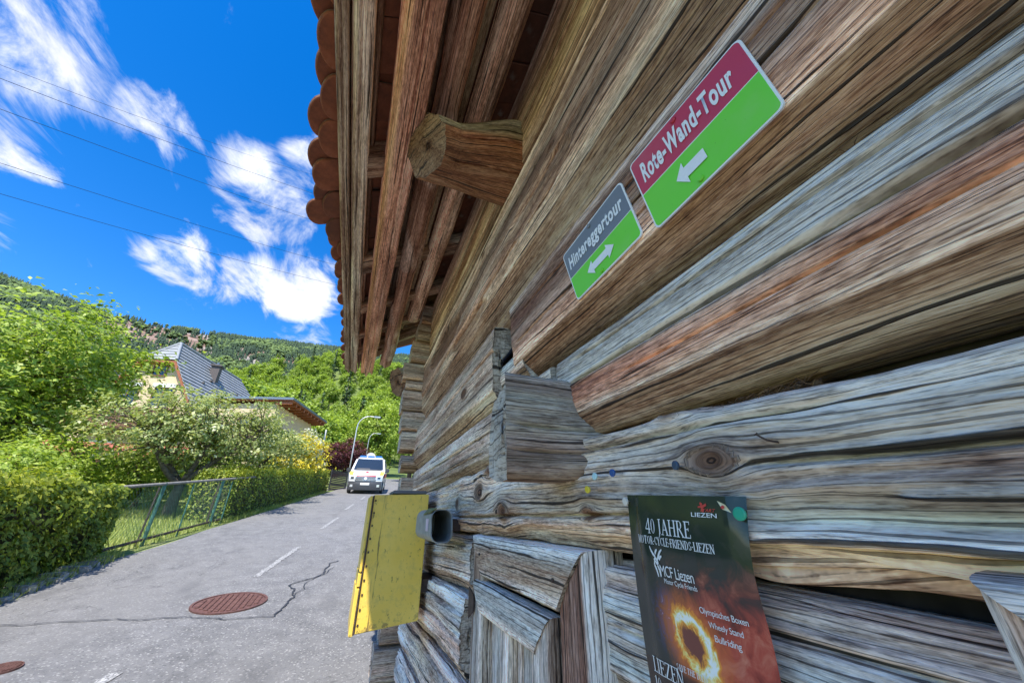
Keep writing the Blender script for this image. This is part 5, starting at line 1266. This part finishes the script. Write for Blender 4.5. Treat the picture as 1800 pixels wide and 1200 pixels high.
kz = np.arange(ez, ZR, .215)
for s in (1, -1):
    for z0 in kz:
        z1 = min(z0+.235, ZR); v0, v1 = edge_v(z0), edge_v(z1); nrm_ = HP(s*.85, 0, .53)
        a_, b_ = .055, .012
        P = [HP(s*gu(z0), v0, z0)+nrm_*a_, HP(s*gu(z0), LEN-v0, z0)+nrm_*a_, HP(s*gu(z1), LEN-v1, z1)+nrm_*b_, HP(s*gu(z1), v1, z1)+nrm_*b_]
        mb = MB(); mb.prism(P, -nrm_*.03); mb.build('tile_course', M['grey_tile'], roof)
for vv, sgn in ((0, 1), (LEN, -1)):        # hips
    hz_ = np.arange(ZH, ZR-.02, .215)
    for z0 in hz_:
        z1 = min(z0+.235, ZR-.005); nrm_ = HP(0, -sgn*.8, .55)
        e0, e1 = edge_v(z0), edge_v(z1); V0, V1 = (e0, e1) if sgn == 1 else (LEN-e0, LEN-e1)
        P = [HP(-gu(z0), V0, z0)+nrm_*.05, HP(gu(z0), V0, z0)+nrm_*.05, HP(gu(z1), V1, z1)+nrm_*.012, HP(-gu(z1), V1, z1)+nrm_*.012]
        mb = MB(); mb.prism(P, -nrm_*.03); mb.build('tile_course', M['grey_tile'], roof)
MB().tube([HP(0, VB, ZR+.03), HP(0, LEN-VB, ZR+.03)], .08, 8).build('ridge_cap', M['grey_tile'], roof)
for s in (1, -1): MB().tube([HP(s*gu(ZH), VO, ZH+.05), HP(0, VB, ZR+.05)], .07, 8).build('hip_cap', M['grey_tile'], roof)
for s in (1, -1):      # verge boards and eave soffit
    mb = MB(); mb.prism([HP(s*gu(ZH), VO-.02, ZH-.02), HP(s*ue, VO-.02, ez-.02), HP(s*ue, VO-.02, ez-.15), HP(s*gu(ZH)-s*.06, VO-.02, ZH-.14)], HP(0, .05, 0)); mb.build('verge_board', M['orange_wood'], roof)
    mb = MB(); mb.prism([HP(s*gu(ZH), VO, ZH-.05), HP(s*ue, VO, ez-.05), HP(s*ue, VO, ez-.09), HP(s*gu(ZH), VO, ZH-.09)], HP(0, LEN-2*VO, 0)); mb.build('soffit', M['orange_wood'], roof)
mb = MB(); mb.prism([HP(-gu(ZH), VO, ZH-.03), HP(gu(ZH), VO, ZH-.03), HP(gu(ZH), VO, ZH-.14), HP(-gu(ZH), VO, ZH-.14)], HP(0, .5, 0)); mb.build('soffit', M['orange_wood'], roof)
cp = HP(.75, 3.0, 9.0); ch = MB(); ch.box((cp.x-.22, cp.y-.22, 8.0), (cp.x+.22, cp.y+.22, 9.6)); ch = ch.build('chimney', M['chimney'], roof)
mb = MB(); mb.box((cp.x-.30, cp.y-.30, 9.6), (cp.x+.30, cp.y+.30, 9.68)); mb.build('chimney_cap', M['chimney'], roof)
mb = MB(); mb.tube([(cp.x, cp.y, 9.68), (cp.x, cp.y, 9.88)], .08, 8); mb.build('flue', M['metal_edge'], roof)
r = random.Random(4)
for k in range(46):       # snow guards on the road-side slope
    z = 4.6+r.randint(0, 9)*.43; v = r.uniform(0, LEN); p = HP(gu(z), v, z)+HP(.85, 0, .53)*.05
    mb = MB(); mb.box((p.x-.05, p.y-.05, p.z-.02), (p.x+.05, p.y+.05, p.z+.07)); mb.build('snow_guard', M['chimney'], roof)
def window(par, u, v, z, w, h, fm, blind=0):
    win = link('window', None); win.parent = par
    mb = MB(); f_ = .07
    mb.prism([HP(u-w/2, v-.02, z), HP(u+w/2, v-.02, z), HP(u+w/2, v-.02, z+h), HP(u-w/2, v-.02, z+h)], HP(0, .04, 0)); mb.build('pane', M['glass'], win)
    for a_, b_, c_, d_ in ((-w/2-f_, -w/2, -f_, h+f_), (w/2, w/2+f_, -f_, h+f_), (-w/2, w/2, h, h+f_), (-w/2, w/2, -f_, 0), (-.025, .025, 0, h)):
        mb = MB(); mb.prism([HP(u+a_, v-.06, z+c_), HP(u+b_, v-.06, z+c_), HP(u+b_, v-.06, z+d_), HP(u+a_, v-.06, z+d_)], HP(0, .08, 0)); mb.build('frame', fm, win)
    if blind:
        mb = MB(); mb.prism([HP(u-w/2-.12, v-.14, z+h+.02), HP(u+w/2+.12, v-.14, z+h+.02), HP(u+w/2+.12, v-.14, z+h+.22), HP(u-w/2-.12, v-.14, z+h+.22)], HP(0, .13, 0)); mb.build('blind_box', M['white_trim'], win)
window(house, .02, 0, 7.95, .55, .5, M['brown_trim'])
window(house, .62, 0, 6.15, .85, 1.1, M['brown_trim'], 1); window(house, -1.0, 0, 6.15, .85, 1.1, M['brown_trim'], 1)
window(house, 1.6, 0, 3.1, 1.0, 1.2, M['brown_trim'], 1); window(house, -1.2, 0, 3.1, 1.0, 1.2, M['brown_trim'], 1)
mb = MB(); mb.prism([HP(-2.3, -1.1, 4.95), HP(2.3, -1.1, 4.95), HP(2.3, -1.1, 5.07), HP(-2.3, -1.1, 5.07)], HP(0, 1.1, 0)); mb.build('balcony_floor', M['brown_trim'], house)
for k in range(24):
    u = -2.25+k*.195; mb = MB(); mb.prism([HP(u, -1.12, 5.0), HP(u+.16, -1.12, 5.0), HP(u+.16, -1.12, 5.85), HP(u, -1.12, 5.85)], HP(0, .03, 0)); mb.build('balcony_slat', M['brown_trim'], house)
mb = MB(); mb.prism([HP(-2.3, -1.16, 5.85), HP(2.3, -1.16, 5.85), HP(2.3, -1.16, 5.95), HP(-2.3, -1.16, 5.95)], HP(0, .1, 0)); mb.build('balcony_rail', M['brown_trim'], house)

# flat-roofed extension
ext = thing('house_extension', 'cream extension with flat roof and red rafter tails right of the house', 'building', (-3.8, 22.0, 0))
zt = 6.88; zg_ = gz(-4, 22)-.3
mb = MB(); mb.prism([HP(-4.2, .25, zg_), HP(-.85, .25, zg_), HP(-.85, .25, zt-.22), HP(-4.2, .25, zt-.30)], HP(0, 5.2, 0)); mb.build('wall', M['cream'], ext)
mb = MB(); mb.prism([HP(-4.6, -.02, zt-.10), HP(.02, -.02, zt-.02), HP(.02, -.02, zt+.10), HP(-4.6, -.02, zt+.02)], HP(0, 5.7, 0)); mb.build('roof', M['metal_edge'], ext)
mb = MB(); mb.prism([HP(-4.6, .02, zt-.16), HP(-.03, .02, zt-.08), HP(-.03, .02, zt-.022), HP(-4.6, .02, zt-.102)], HP(0, 5.6, 0)); mb.build('soffit', M['orange_wood'], ext)
for k in range(10):
    v = .1+k*.58; mb = MB(); mb.prism([HP(-.86, v, zt-.26), HP(-.06, v, zt-.24), HP(-.06, v, zt-.10), HP(-.86, v, zt-.115)], HP(0, .13, 0)); mb.build('rafter_tail', M['orange_wood'], ext)
window(ext, -1.9, .25, 5.0, 1.0, .9, M['brown_trim'])
mb = MB(); mb.prism([HP(-.845, 1.2, 4.0), HP(-.845, 2.6, 4.0), HP(-.845, 2.6, 5.6), HP(-.845, 1.2, 5.6)], HP(.03, 0, 0)); mb.build('window', M['glass'], ext)
mb = MB(); mb.prism([HP(.10, 5.4, zt-.5), HP(.12, 5.4, 3.2), HP(.20, 5.4, 3.2), HP(.18, 5.4, zt-.5)], HP(0, .08, 0)); mb.build('downpipe', M['white_trim'], ext)
# red-roofed shed mostly hidden behind the garden trees
shed = thing('garden_shed', 'low shed with red tile roof glimpsed behind the garden trees', 'shed', (-8.2, 17.2, gz(-8, 17)))
mb = MB(); mb.box((-1.9, 0, -.2), (1.9, 2.4, 1.15)); mb.build('wall', M['brown_trim'], shed)
mb = MB(); mb.prism([(-2.2, -.4, 1.05), (-2.2, 1.2, 1.95), (-2.2, 2.8, 1.05), (-2.2, 2.8, .97), (-2.2, 1.2, 1.87), (-2.2, -.4, .97)], (4.4, 0, 0)); mb.build('roof', M['red_tile'], shed)

# ------------------------------------------------------------------ street furniture
M['galv'] = plain('galvanised_steel', (.56, .57, .58), .4, .5, var=.08)
def lamp(label, x, y, h, arm, lean=0):
    o = thing('street_lamp', label, 'street lamp', (x, y, gz(x, y)))
    pts = [(0, 0, -.2), (0, 0, h*.5), (0, 0, h*.82)]+[(arm*(1-math.cos(a))*.75, 0, h*.82+h*.18*math.sin(a)) for a in np.linspace(.3, math.pi/2, 7)]
    MB().tube(pts, [.055, .045, .04]+[.034]*7, 10).build('pole', M['galv'], o, smooth=True)
    e = Vector(pts[-1]); MB().tube([e, e+Vector((arm*.3, 0, -.01))], .035, 8).build('arm', M['galv'], o)
    mb = MB(); mb.box((e.x+arm*.25, -.09, e.z-.06), (e.x+arm*.25+.5, .09, e.z+.04)); hd = mb.build('lamp_head', M['galv'], o, bevel=.03)
    mb = MB(); mb.box((e.x+arm*.25+.08, -.07, e.z-.075), (e.x+arm*.25+.45, .07, e.z-.061)); mb.build('lens', M['white_trim'], hd)
    return o
lamp('pale curved street lamp rising just behind the van', -.55, 30.5, 5.1, 1.1)
lamp('smaller farther street lamp between the first lamp and the trees', .75, 52, 5.6, .9)
o = thing('round_sign', 'round white backed traffic sign on a post behind the van', 'sign', (.75, 29.5, gz(.75, 29.5)))
MB().tube([(0, 0, -.2), (0, 0, 2.3)], .03, 8).build('post', M['galv'], o); MB().tube([(0, -.05, 2.0), (0, -.07, 2.0)], .34, 28).build('disc', plain('sign_back', (.62, .58, .58), .5, var=.15, scale=4), o)
o = thing('garden_gate', 'dark slatted garden gate panel at the far end of the clipped hedge', 'gate', (-1.36, 24.9, gz(-1.36, 24.9)), math.radians(62))
dk = plain('anthracite_metal', (.045, .05, .06), .45, .3)
for k in range(11):
    mb = MB(); mb.box((.03, -.012, .06+k*.095), (1.75, .012, .06+k*.095+.078)); mb.build('slat', dk, o)
for x in (0, 1.77):
    mb = MB(); mb.box((x-.03, -.03, -.2), (x+.03, .03, 1.16)); mb.build('post', dk, o)
mb = MB(); mb.box((-.2, -.1, -.2), (2.2, .12, .05)); mb.build('kerb', M['stone'], o)
o = thing('boundary_post', 'short pale concrete post at the right road edge beyond the barn', 'post', (1.72, 10.4, gz(1.72, 10.4)))
mb = MB(); mb.box((-.10, -.10, -.2), (.10, .10, .78)); mb.build('shaft', M['stone'], o, bevel=.015); mb = MB(); mb.box((-.12, -.12, .781), (.12, .12, .84)); mb.build('cap', M['stone'], o, bevel=.015)
# overhead lines
M['cable'] = plain('cable', (.02, .022, .03), .6)
wires = [((0, 125), (540, 330), 'highest'), ((0, 190), (555, 385), 'second from the top'), ((0, 278), (580, 458), 'third from the top'), ((0, 333), (585, 498), 'lowest')]
ends_ = [((-.58, .57, .58), (-.205, .725, .66)), ((-.58, .60, .55), (-.18, .77, .62)), ((-.575, .65, .49), (-.14, .825, .55)), ((-.58, .67, .45), (-.13, .85, .51)), ((-.50, .60, .62), (-.235, .69, .68))]
for (d0, d1), nm in zip(ends_, ('highest of the four clear lines', 'second from the top', 'third from the top', 'lowest of all', 'thin faint one above the others')):
    A_ = Vector(d0)*34; B_ = Vector(d1)*46; A_.z += H; B_.z += H; D_ = B_-A_
    P = [A_+D_*t+Vector((0, 0, -1.3*(1-(2*(t+.9)/2.8-1)**2)+.9)) for t in np.linspace(-.9, 1.9, 40)]
    o = thing('power_line', 'overhead power line crossing the sky, '+nm, 'cable', tuple(P[0]))
    MB().tube([p-P[0] for p in P], (.009 if 'faint' in nm else .014), 5).build('conductor', M['cable'], o)

# ------------------------------------------------------------------ ambulance van
van = thing('ambulance_van', 'white red and yellow ambulance van with blue light bar driving towards us', 'van', (.47, 21.7, gz(.47, 21.7)+.02), math.radians(-5.5))
van.scale = (.93, .93, .92); van.rotation_euler = (math.atan(SL), 0, math.radians(-5.5))
prof = [(.02, .20), (.0, .34), (.0, .52), (.03, .62), (.05, .80), (.09, .95), (.22, 1.03), (.55, 1.11), (.92, 1.18), (1.02, 1.22), (1.30, 1.50), (1.58, 1.76), (1.72, 1.86), (1.95, 1.93), (2.6, 1.97), (4.2, 1.97), (4.85, 1.93), (4.98, 1.80), (5.02, 1.0), (5.02, .25)]
def hw(z, y):
    w = .955 if z < 1.12 else .955-.17*((z-1.12)/.85)**1.3
    if y < .5: w -= .075*(1-y/.5)**2
    return w
def VS(i_, x, off=0.0):     # x in -1..1
    i0 = int(math.floor(min(i_, len(prof)-1.001))); f_ = i_-i0; y = prof[i0][0]*(1-f_)+prof[i0+1][0]*f_; z = prof[i0][1]*(1-f_)+prof[i0+1][1]*f_
    w = hw(z, y); bow = (.20 if y < 1.3 else .20*max(0, 1-(y-1.3)/.8))*abs(x)**3
    a_ = prof[min(i0+1, len(prof)-1)]; b_ = prof[i0]; ny, nz_ = -(a_[1]-b_[1]), (a_[0]-b_[0]); l = math.hypot(ny, nz_) or 1
    dz = -.05*abs(x)**5 if 12.5 < i_ < 17 else 0
    return (x*w, y+bow+ny/l*off, z+nz_/l*off+dz)
def patch(name, i0, i1, x0, x1, mat, off=0.0, par=None, ni=None, nx=10):
    ni = ni or max(2, int((i1-i0)*3)); V = [VS(i0+(i1-i0)*a/ni, x0+(x1-x0)*b/nx, off) for a in range(ni+1) for b in range(nx+1)]
    g_ = np.arange((ni+1)*(nx+1)).reshape(ni+1, nx+1); F = np.stack([g_[:-1, :-1], g_[:-1, 1:], g_[1:, 1:], g_[1:, :-1]], -1).reshape(-1, 4)
    return link(name, mesh_np(name, V, F), mat, par or van)
def quadpatch(name, cs, mat, off=.012, par=None):     # polygon in (i,x)
    mb = MB(); mb.poly([VS(i_, x, off) for i_, x in cs]); return mb.build(name, mat, par or van)
n = NT('van_white'); n.set(Base_Color=(.78, .79, .80, 1), Roughness=.25); n.b.inputs['Coat Weight'].default_value = .5; M['vw'] = n.mat
M['v_black'] = plain('van_plastic', (.055, .058, .065), .5, var=.1); M['v_glass'] = M['glass']; M['v_yellow'] = plain('van_yellow', (.80, .72, .05), .3, var=.03); M['v_red'] = plain('van_red', (.62, .03, .05), .3, var=.03)
n = NT('van_lamp'); n.set(Base_Color=(.75, .78, .80, 1), Roughness=.1, Metallic=.3); M['v_lamp'] = n.mat
n = NT('blue_beacon'); n.set(Base_Color=(.05, .22, .62, 1), Roughness=.15); M['v_blue'] = n.mat
body = patch('body', 0, 19, -1, 1, M['vw'], nx=14)
mb = MB()
for s in (-1, 1):
    mb.poly([VS(i_*.5, s) for i_ in range(0, 39)])
mb.poly([VS(0, -1), VS(0, 1), VS(19, 1), VS(19, -1)]); mb.build('side_panels', M['vw'], van)
patch('bumper', 0, 3.2, -1, 1, M['v_black'], .018)
patch('grille', 3.3, 4.6, -.62, .62, M['v_black'], .014)
for k in range(3): patch('grille_bar', 3.5+k*.38, 3.58+k*.38, -.60, .60, M['v_lamp'], .020, ni=2)
patch('bonnet_band', 4.75, 5.15, -.55, .60, M['v_red'], .012)
for s in (-1, 1):
    hl = patch('headlight', 3.7, 4.75, s*.60, s*.97, M['v_lamp'], .016); patch('lamp_lens', 3.9, 4.5, s*.70, s*.88, M['glass'], .024, hl)
    patch('yellow_corner', 5.4, 8.0, s*.76, s*.985, M['v_yellow'], .010)
    patch('fog_light', 1.1, 1.8, s*.72, s*.88, M['v_lamp'], .026)
mb = MB(); cx_, r0 = VS(4.05, 0, .03), .09
MB().tube([Vector(VS(4.0, 0, .016)), Vector(VS(4.0, 0, .034))], .085, 20).build('badge', M['v_lamp'], van)
patch('number_plate', 1.7, 2.5, -.27, .27, M['white_trim'], .026)
patch('windscreen', 9.15, 12.2, -.88, .88, M['v_glass'], .012)
patch('wiper', 9.25, 9.4, -.7, .1, M['v_black'], .022); 
cross = ((-.10, .035), (.10, .035)); 
patch('red_cross', 6.7, 8.1, -.035, .035, M['v_red'], .014); patch('red_cross', 7.2, 7.6, -.10, .10, M['v_red'], .018)
mb = MB(); mb.box((-.72, 1.85, 1.90), (.72, 2.15, 1.98)); lb = mb.build('light_bar', M['vw'], van, bevel=.02)
for s in (-1, 0, 1):
    mb = MB(); mb.box((s*.45-.2, 1.88, 1.981), (s*.45+.2, 2.12, 2.09)); mb.build('beacon', M['v_blue'], lb, bevel=.03)
for s in (-1, 1):
    mb = MB(); mb.box((s*1.08-.11, 1.08, 1.12), (s*1.08+.11, 1.20, 1.36)); mr_ = mb.build('wing_mirror', M['v_black'], van, bevel=.035); mb = MB(); mb.box((s*.99-.08, 1.12, 1.14), (s*.99+.08, 1.18, 1.19)); mb.build('mirror_arm', M['v_black'], mr_)
    mb = MB(); mb.poly([(s*(hw(z_, y_)+.006), y_, z_) for y_, z_ in ((1.35, 1.28), (1.85, 1.78), (2.3, 1.80), (2.3, 1.25))]); mb.build('side_window', M['v_glass'], van)
    mb = MB(); mb.poly([(s*(hw(z_, y_)+.006), y_, z_) for y_, z_ in ((2.4, 1.28), (2.4, 1.80), (4.7, 1.80), (4.7, 1.28))]); mb.build('side_window', M['v_glass'], van)
    mb = MB(); mb.poly([(s*(.955+.006), y_, z_) for y_, z_ in ((1.3, .78), (1.3, 1.05), (4.9, 1.05), (4.9, .78))]); mb.build('red_side_band', M['v_red'], van)
    for yy in (.98, 4.0):
        wq = link('wheel', None); wq.parent = van
        MB().tube([(s*.78, yy, .33), (s*.80, yy, .33), (s*.95, yy, .33), (s*.965, yy, .33)], [.30, .335, .335, .30], 24).build('tyre', M['v_black'], wq, smooth=False)
        MB().tube([(s*.94, yy, .33), (s*.972, yy, .33)], [.20, .19], 20).build('rim', M['v_lamp'], wq)
patch('dashboard', 9.0, 9.2, -.8, .8, M['v_black'], .02)

# ------------------------------------------------------------------ wooded hill and mountain
TAB = [(-75, .33), (-55, .36), (-45, .372), (-37.8, .371), (-34, .366), (-29.7, .362), (-24.9, .371), (-19.3, .382), (-12.9, .398), (-6.6, .408), (4.9, .416), (20, .42), (45, .38), (70, .3)]
def ridge_tan(A): return np.interp(np.degrees(A), [t[0] for t in TAB], [t[1] for t in TAB])
def mount_z(R, A):
    t = ridge_tan(A)-.016+.004*(fbm(np.degrees(A)*.5, 2., 0, 3)-.5)
    s = sstep(330, 1050, R)**.9
    z = H+R*(.10+(t-.10)*s); back = np.clip(R-1050, 0, 900); z = z-back*.9
    X, Y = R*np.sin(A), R*np.cos(A)
    return z+14*(fbm(X*.012, Y*.012, 5, 4)-.5)*sstep(330, 520, R)*sstep(1080, 930, R)
def rock_mask(R, A):
    az = np.degrees(A); el = (mount_z(R, A)-H)/R
    nz_ = fbm(az*.8, el*75, 8, 4)
    m1 = sstep(-31.5, -29.3, az)*sstep(-18.8, -21, az)*sstep(.292, .312, el)
    m2 = sstep(-19.5, -17, az)*sstep(-8.5, -11, az)*sstep(.275, .295, el)*sstep(.365, .345, el)*.85
    return np.maximum(m1*sstep(.30, .44, nz_), m2*sstep(.36, .52, nz_))
n = NT('mountain_slope'); c = n.coord(); rk = n.at('rock', 'Fac'); a = n.noise(n.map(c, (1, 1, .5)), .05, 6, .7); b = n.noise(c, .018, 3)
rockc = n.ramp(a, [(.33, (.13, .10, .085)), (.47, (.22, .135, .10)), (.58, (.29, .21, .17)), (.72, (.36, .335, .305))])
rockc = n.mix(n.rng(b, .5, .62, 0, .7), rockc, (.34, .33, .31))
veg = n.ramp(a, [(.35, (.018, .036, .018)), (.65, (.045, .080, .028))])
n.set(Base_Color=n.mix(n.rng(n.m('ADD', rk, n.m('MULTIPLY', n.m('SUBTRACT', a, .5), .6)), .22, .42), veg, rockc), Roughness=.95); n.bump(a, 9.0, .9); M['mount'] = n.mat
rs = np.concatenate([np.linspace(300, 1060, 130), np.linspace(1090, 1900, 12)]); az = np.linspace(-75, 60, 300)
mo, (X, Y, Zm) = polar_sheet('mountain', rs, az, lambda R, A, X, Y: mount_z(R, A), M['mount']); tag(mo, kind='structure')
Rg, Ag = np.meshgrid(rs, np.radians(az), indexing='ij'); attr(mo.data, 'rock', rock_mask(Rg, Ag).reshape(-1), 'FLOAT')
def forest(name, label, P, Hh, Wd, kind, lv, mat, seed):
    """many small trees joined: kind 0 = spruce of three skirts, 1 = round crown"""
    r = np.random.default_rng(seed); k = len(P); VV = []; FF = []; LV = []; base = 0
    for tier in range(3):
        m_ = 6; an = np.linspace(0, 2*math.pi, m_, endpoint=False)[None]+r.uniform(0, 6, (k, 1))
        con = (kind == 0)
        rr = np.where(con, Wd*(1.0-.30*tier)*.5, Wd*.5*np.array([.72, 1.0, .70])[tier])[:, None]*r.uniform(.65, 1.3, (k, m_))
        z0 = np.where(con, Hh*(.10+.27*tier), Hh*(.30+.20*tier))[:, None]+r.normal(0, .05, (k, m_))*Hh[:, None]
        zt = np.where(con, Hh*(.52+.24*tier), Hh*(.62+.19*tier)); 
        ring = np.stack([P[:, None, 0]+rr*np.cos(an), P[:, None, 1]+rr*np.sin(an), P[:, None, 2]+z0], -1)
        top = np.stack([P[:, 0]+r.normal(0, .03, k)*Wd, P[:, 1]+r.normal(0, .03, k)*Wd, P[:, 2]+zt], -1)
        V = np.concatenate([ring, top[:, None]], 1).reshape(-1, 3); ix = np.arange(k)[:, None]*(m_+1)+base
        F = np.stack([np.stack([ix[:, 0]+j, ix[:, 0]+(j+1) % m_, ix[:, 0]+m_], -1) for j in range(m_)], 1).reshape(-1, 3)
        VV.append(V); FF.append(F); LV.append(np.repeat(lv+.06*tier, m_+1)+r.normal(0, .06, k*(m_+1))); base += len(V)
    me = mesh_np(name, np.concatenate(VV), np.concatenate(FF), smooth=False); attr(me, 'lv', np.clip(np.concatenate(LV), 0, 1), 'FLOAT'); me.materials.append(mat)
    return tag(link(name, me), label, 'forest', kind='stuff')
M['far_forest'] = leaf_material('far_forest', [(.013, .032, .022), (.028, .056, .032), (.070, .12, .042), (.16, .23, .06)], .1, .8)
r = np.random.default_rng(41); k = 46000
R_ = np.sqrt(r.uniform(340**2, 1070**2, k)); A_ = np.radians(r.uniform(-48, 12, k)); keep = r.random(k) > rock_mask(R_, A_)*.93; R_, A_ = R_[keep], A_[keep]; k = len(R_)
P = np.stack([R_*np.sin(A_), R_*np.cos(A_), mount_z(R_, A_)-1], -1)
dec = fbm(P[:, 0]*.02, P[:, 1]*.02, 3, 3); kind = np.where(dec+r.normal(0, .06, k) > .60, 1, 0)
hh = np.where(kind == 1, r.uniform(8, 14, k), r.uniform(8, 18, k)); ww = np.where(kind == 1, r.uniform(8, 13, k), r.uniform(4.5, 7.5, k))
forest('mountain_forest', 'dark spruce forest covering the mountain below the sky', P, hh, ww, kind, np.where(kind == 1, .70, .28)+r.normal(0, .09, k), M['far_forest'], 42)
# nearer wooded hill
def hill_z(X, Y):
    R = np.hypot(X, Y); A = np.arctan2(X, Y); az = np.degrees(A)
    top = np.interp(az, [-60, -30, -20, -16, -12, -6, 0, 6, 15, 40, 60], [.16, .19, .225, .265, .30, .345, .35, .34, .33, .30, .2])
    s = sstep(45, 230, R); z = ground_z(X, Y)*(1-s)+s*(H+R*top)
    z = z-np.clip(R-250, 0, 400)*.5
    return z+3*(fbm(X*.05, Y*.05, 3, 3)-.5)*sstep(50, 90, R)-.06
n = NT('forest_floor'); c = n.coord(); a = n.noise(c, .25, 5, .7)
n.set(Base_Color=n.ramp(a, [(.3, (.06, .10, .02)), (.6, (.14, .19, .045)), (.8, (.22, .22, .10))]), Roughness=.95); n.bump(a, .4); M['floor'] = n.mat
hl, _ = polar_sheet('wooded_hill', np.linspace(48, 420, 70), np.linspace(-60, 60, 140), lambda R, A, X, Y: hill_z(X, Y), M['floor']); tag(hl, kind='structure')
dm = [tree_meshes(50+s, .22, (.1, 0, 2.6), (0, 0, 6.0), (2.9, 2.9, 3.9), 120, 34, 1.05, (.50, .32), M['leaf_wood'], shell=2.6, flat=.75, twig=.25) for s in range(3)]
def spruce(seed):
    r = np.random.default_rng(seed); C = []; Nn = []
    for z in np.arange(1.0, 11.6, .42):
        rr = 2.1*(1-z/12)**.9; m_ = max(5, int(rr*13))
        for q in range(m_):
            a = r.uniform(0, 6.283); f_ = r.uniform(.25, 1.05); C.append((math.cos(a)*rr*f_, math.sin(a)*rr*f_, z-.35*f_*rr+r.normal(0, .1))); Nn.append((math.cos(a)*.5, math.sin(a)*.5, .9))
    C = np.array(C); V, F, lv = leaf_cloud(C, np.array(Nn), .85, .42, r, np.clip(.4+.2*r.normal(size=len(C)), 0, 1))
    mb = MB(); mb.tube([(0, 0, -.3), (0, 0, 11.3)], [.2, .03], 8); return mb.mesh('trunk', [M['bark']], True), leaf_mesh('crown', V, F, lv, M['leaf_con'])
sp = [spruce(60), spruce(61)]
r = random.Random(9); spots = []
tries = 0
while len(spots) < 210 and tries < 6000:
    tries += 1
    R = math.sqrt(r.uniform(52**2, 235**2)); A = math.radians(r.uniform(-21, 11)); x, y = R*math.sin(A), R*math.cos(A)
    if R < 75 and abs(x-float(road_cx(y))) < 4.2+.03*y: continue
    if any((x-a)**2+(y-b)**2 < (3.0+.012*R)**2 for a, b in spots): continue
    spots.append((x, y))
spots.sort(key=lambda p: math.hypot(*p))
nm = [0, 0]
for k, (x, y) in enumerate(spots):
    z = float(hill_z(np.array(x), np.array(y))); s = r.uniform(.75, 1.25)
    if r.random() < .13:
        place_tree('spruce_tree', 'dark pointed spruce among the pale trees of the wooded hill', (x, y, z), sp[k % 2], r.uniform(0, 6), (s, s, s*r.uniform(1., 1.3)), 'spruces on the wooded hill')
    else:
        place_tree('woodland_tree', 'light green broadleaf tree on the wooded hill beyond the road', (x, y, z), dm[k % 3], r.uniform(0, 6), (s, s, s*r.uniform(.85, 1.15)), 'broadleaf trees on the wooded hill')
rt = tree_meshes(70, .2, (.1, 0, 2.0), (0, 0, 5.2), (3.0, 3.0, 4.3), 230, 60, .75, (.26, .17), M['leaf_walnut'], shell=2.4, twig=.3)
place_tree('roadside_tree', 'dense fresh green tree right beside the barn corner at the road bend', (5.3, 43.0, gz(5.3, 43)+.6), rt, 0, (1, 1, 1.05))
place_tree('roadside_tree', 'dense green tree standing over the brown earth bank', (2.0, 58.0, gz(2, 58)+.3), rt, 2, (1.15, 1.15, 1.1))
place_tree('roadside_tree', 'green tree half hidden behind the barn corner logs', (8.6, 38.0, gz(8.6, 38)+.9), rt, 4, (.9, .9, .95))
# earth bank inside the bend
ys = np.linspace(26, 66, 40); V = []
for y in ys:
    for u_, hgt in ((0, -.06), (.6, .35), (1.6, 1.1), (3.0, 1.7), (7, 1.9), (12, 1.5)):
        x = float(road_cx(y))+2.3+u_; V.append((x, y, gz(x, y)+hgt*min(1, (y-25)/8)*(.8+.4*float(vnoise(y*.5, u_)))))
gi = np.arange(len(V)).reshape(40, 6); F = np.stack([gi[:-1, :-1], gi[:-1, 1:], gi[1:, 1:], gi[1:, :-1]], -1).reshape(-1, 4)
tag(link('earth_bank', mesh_np('earth_bank', V, F), M['earth']), kind='structure')
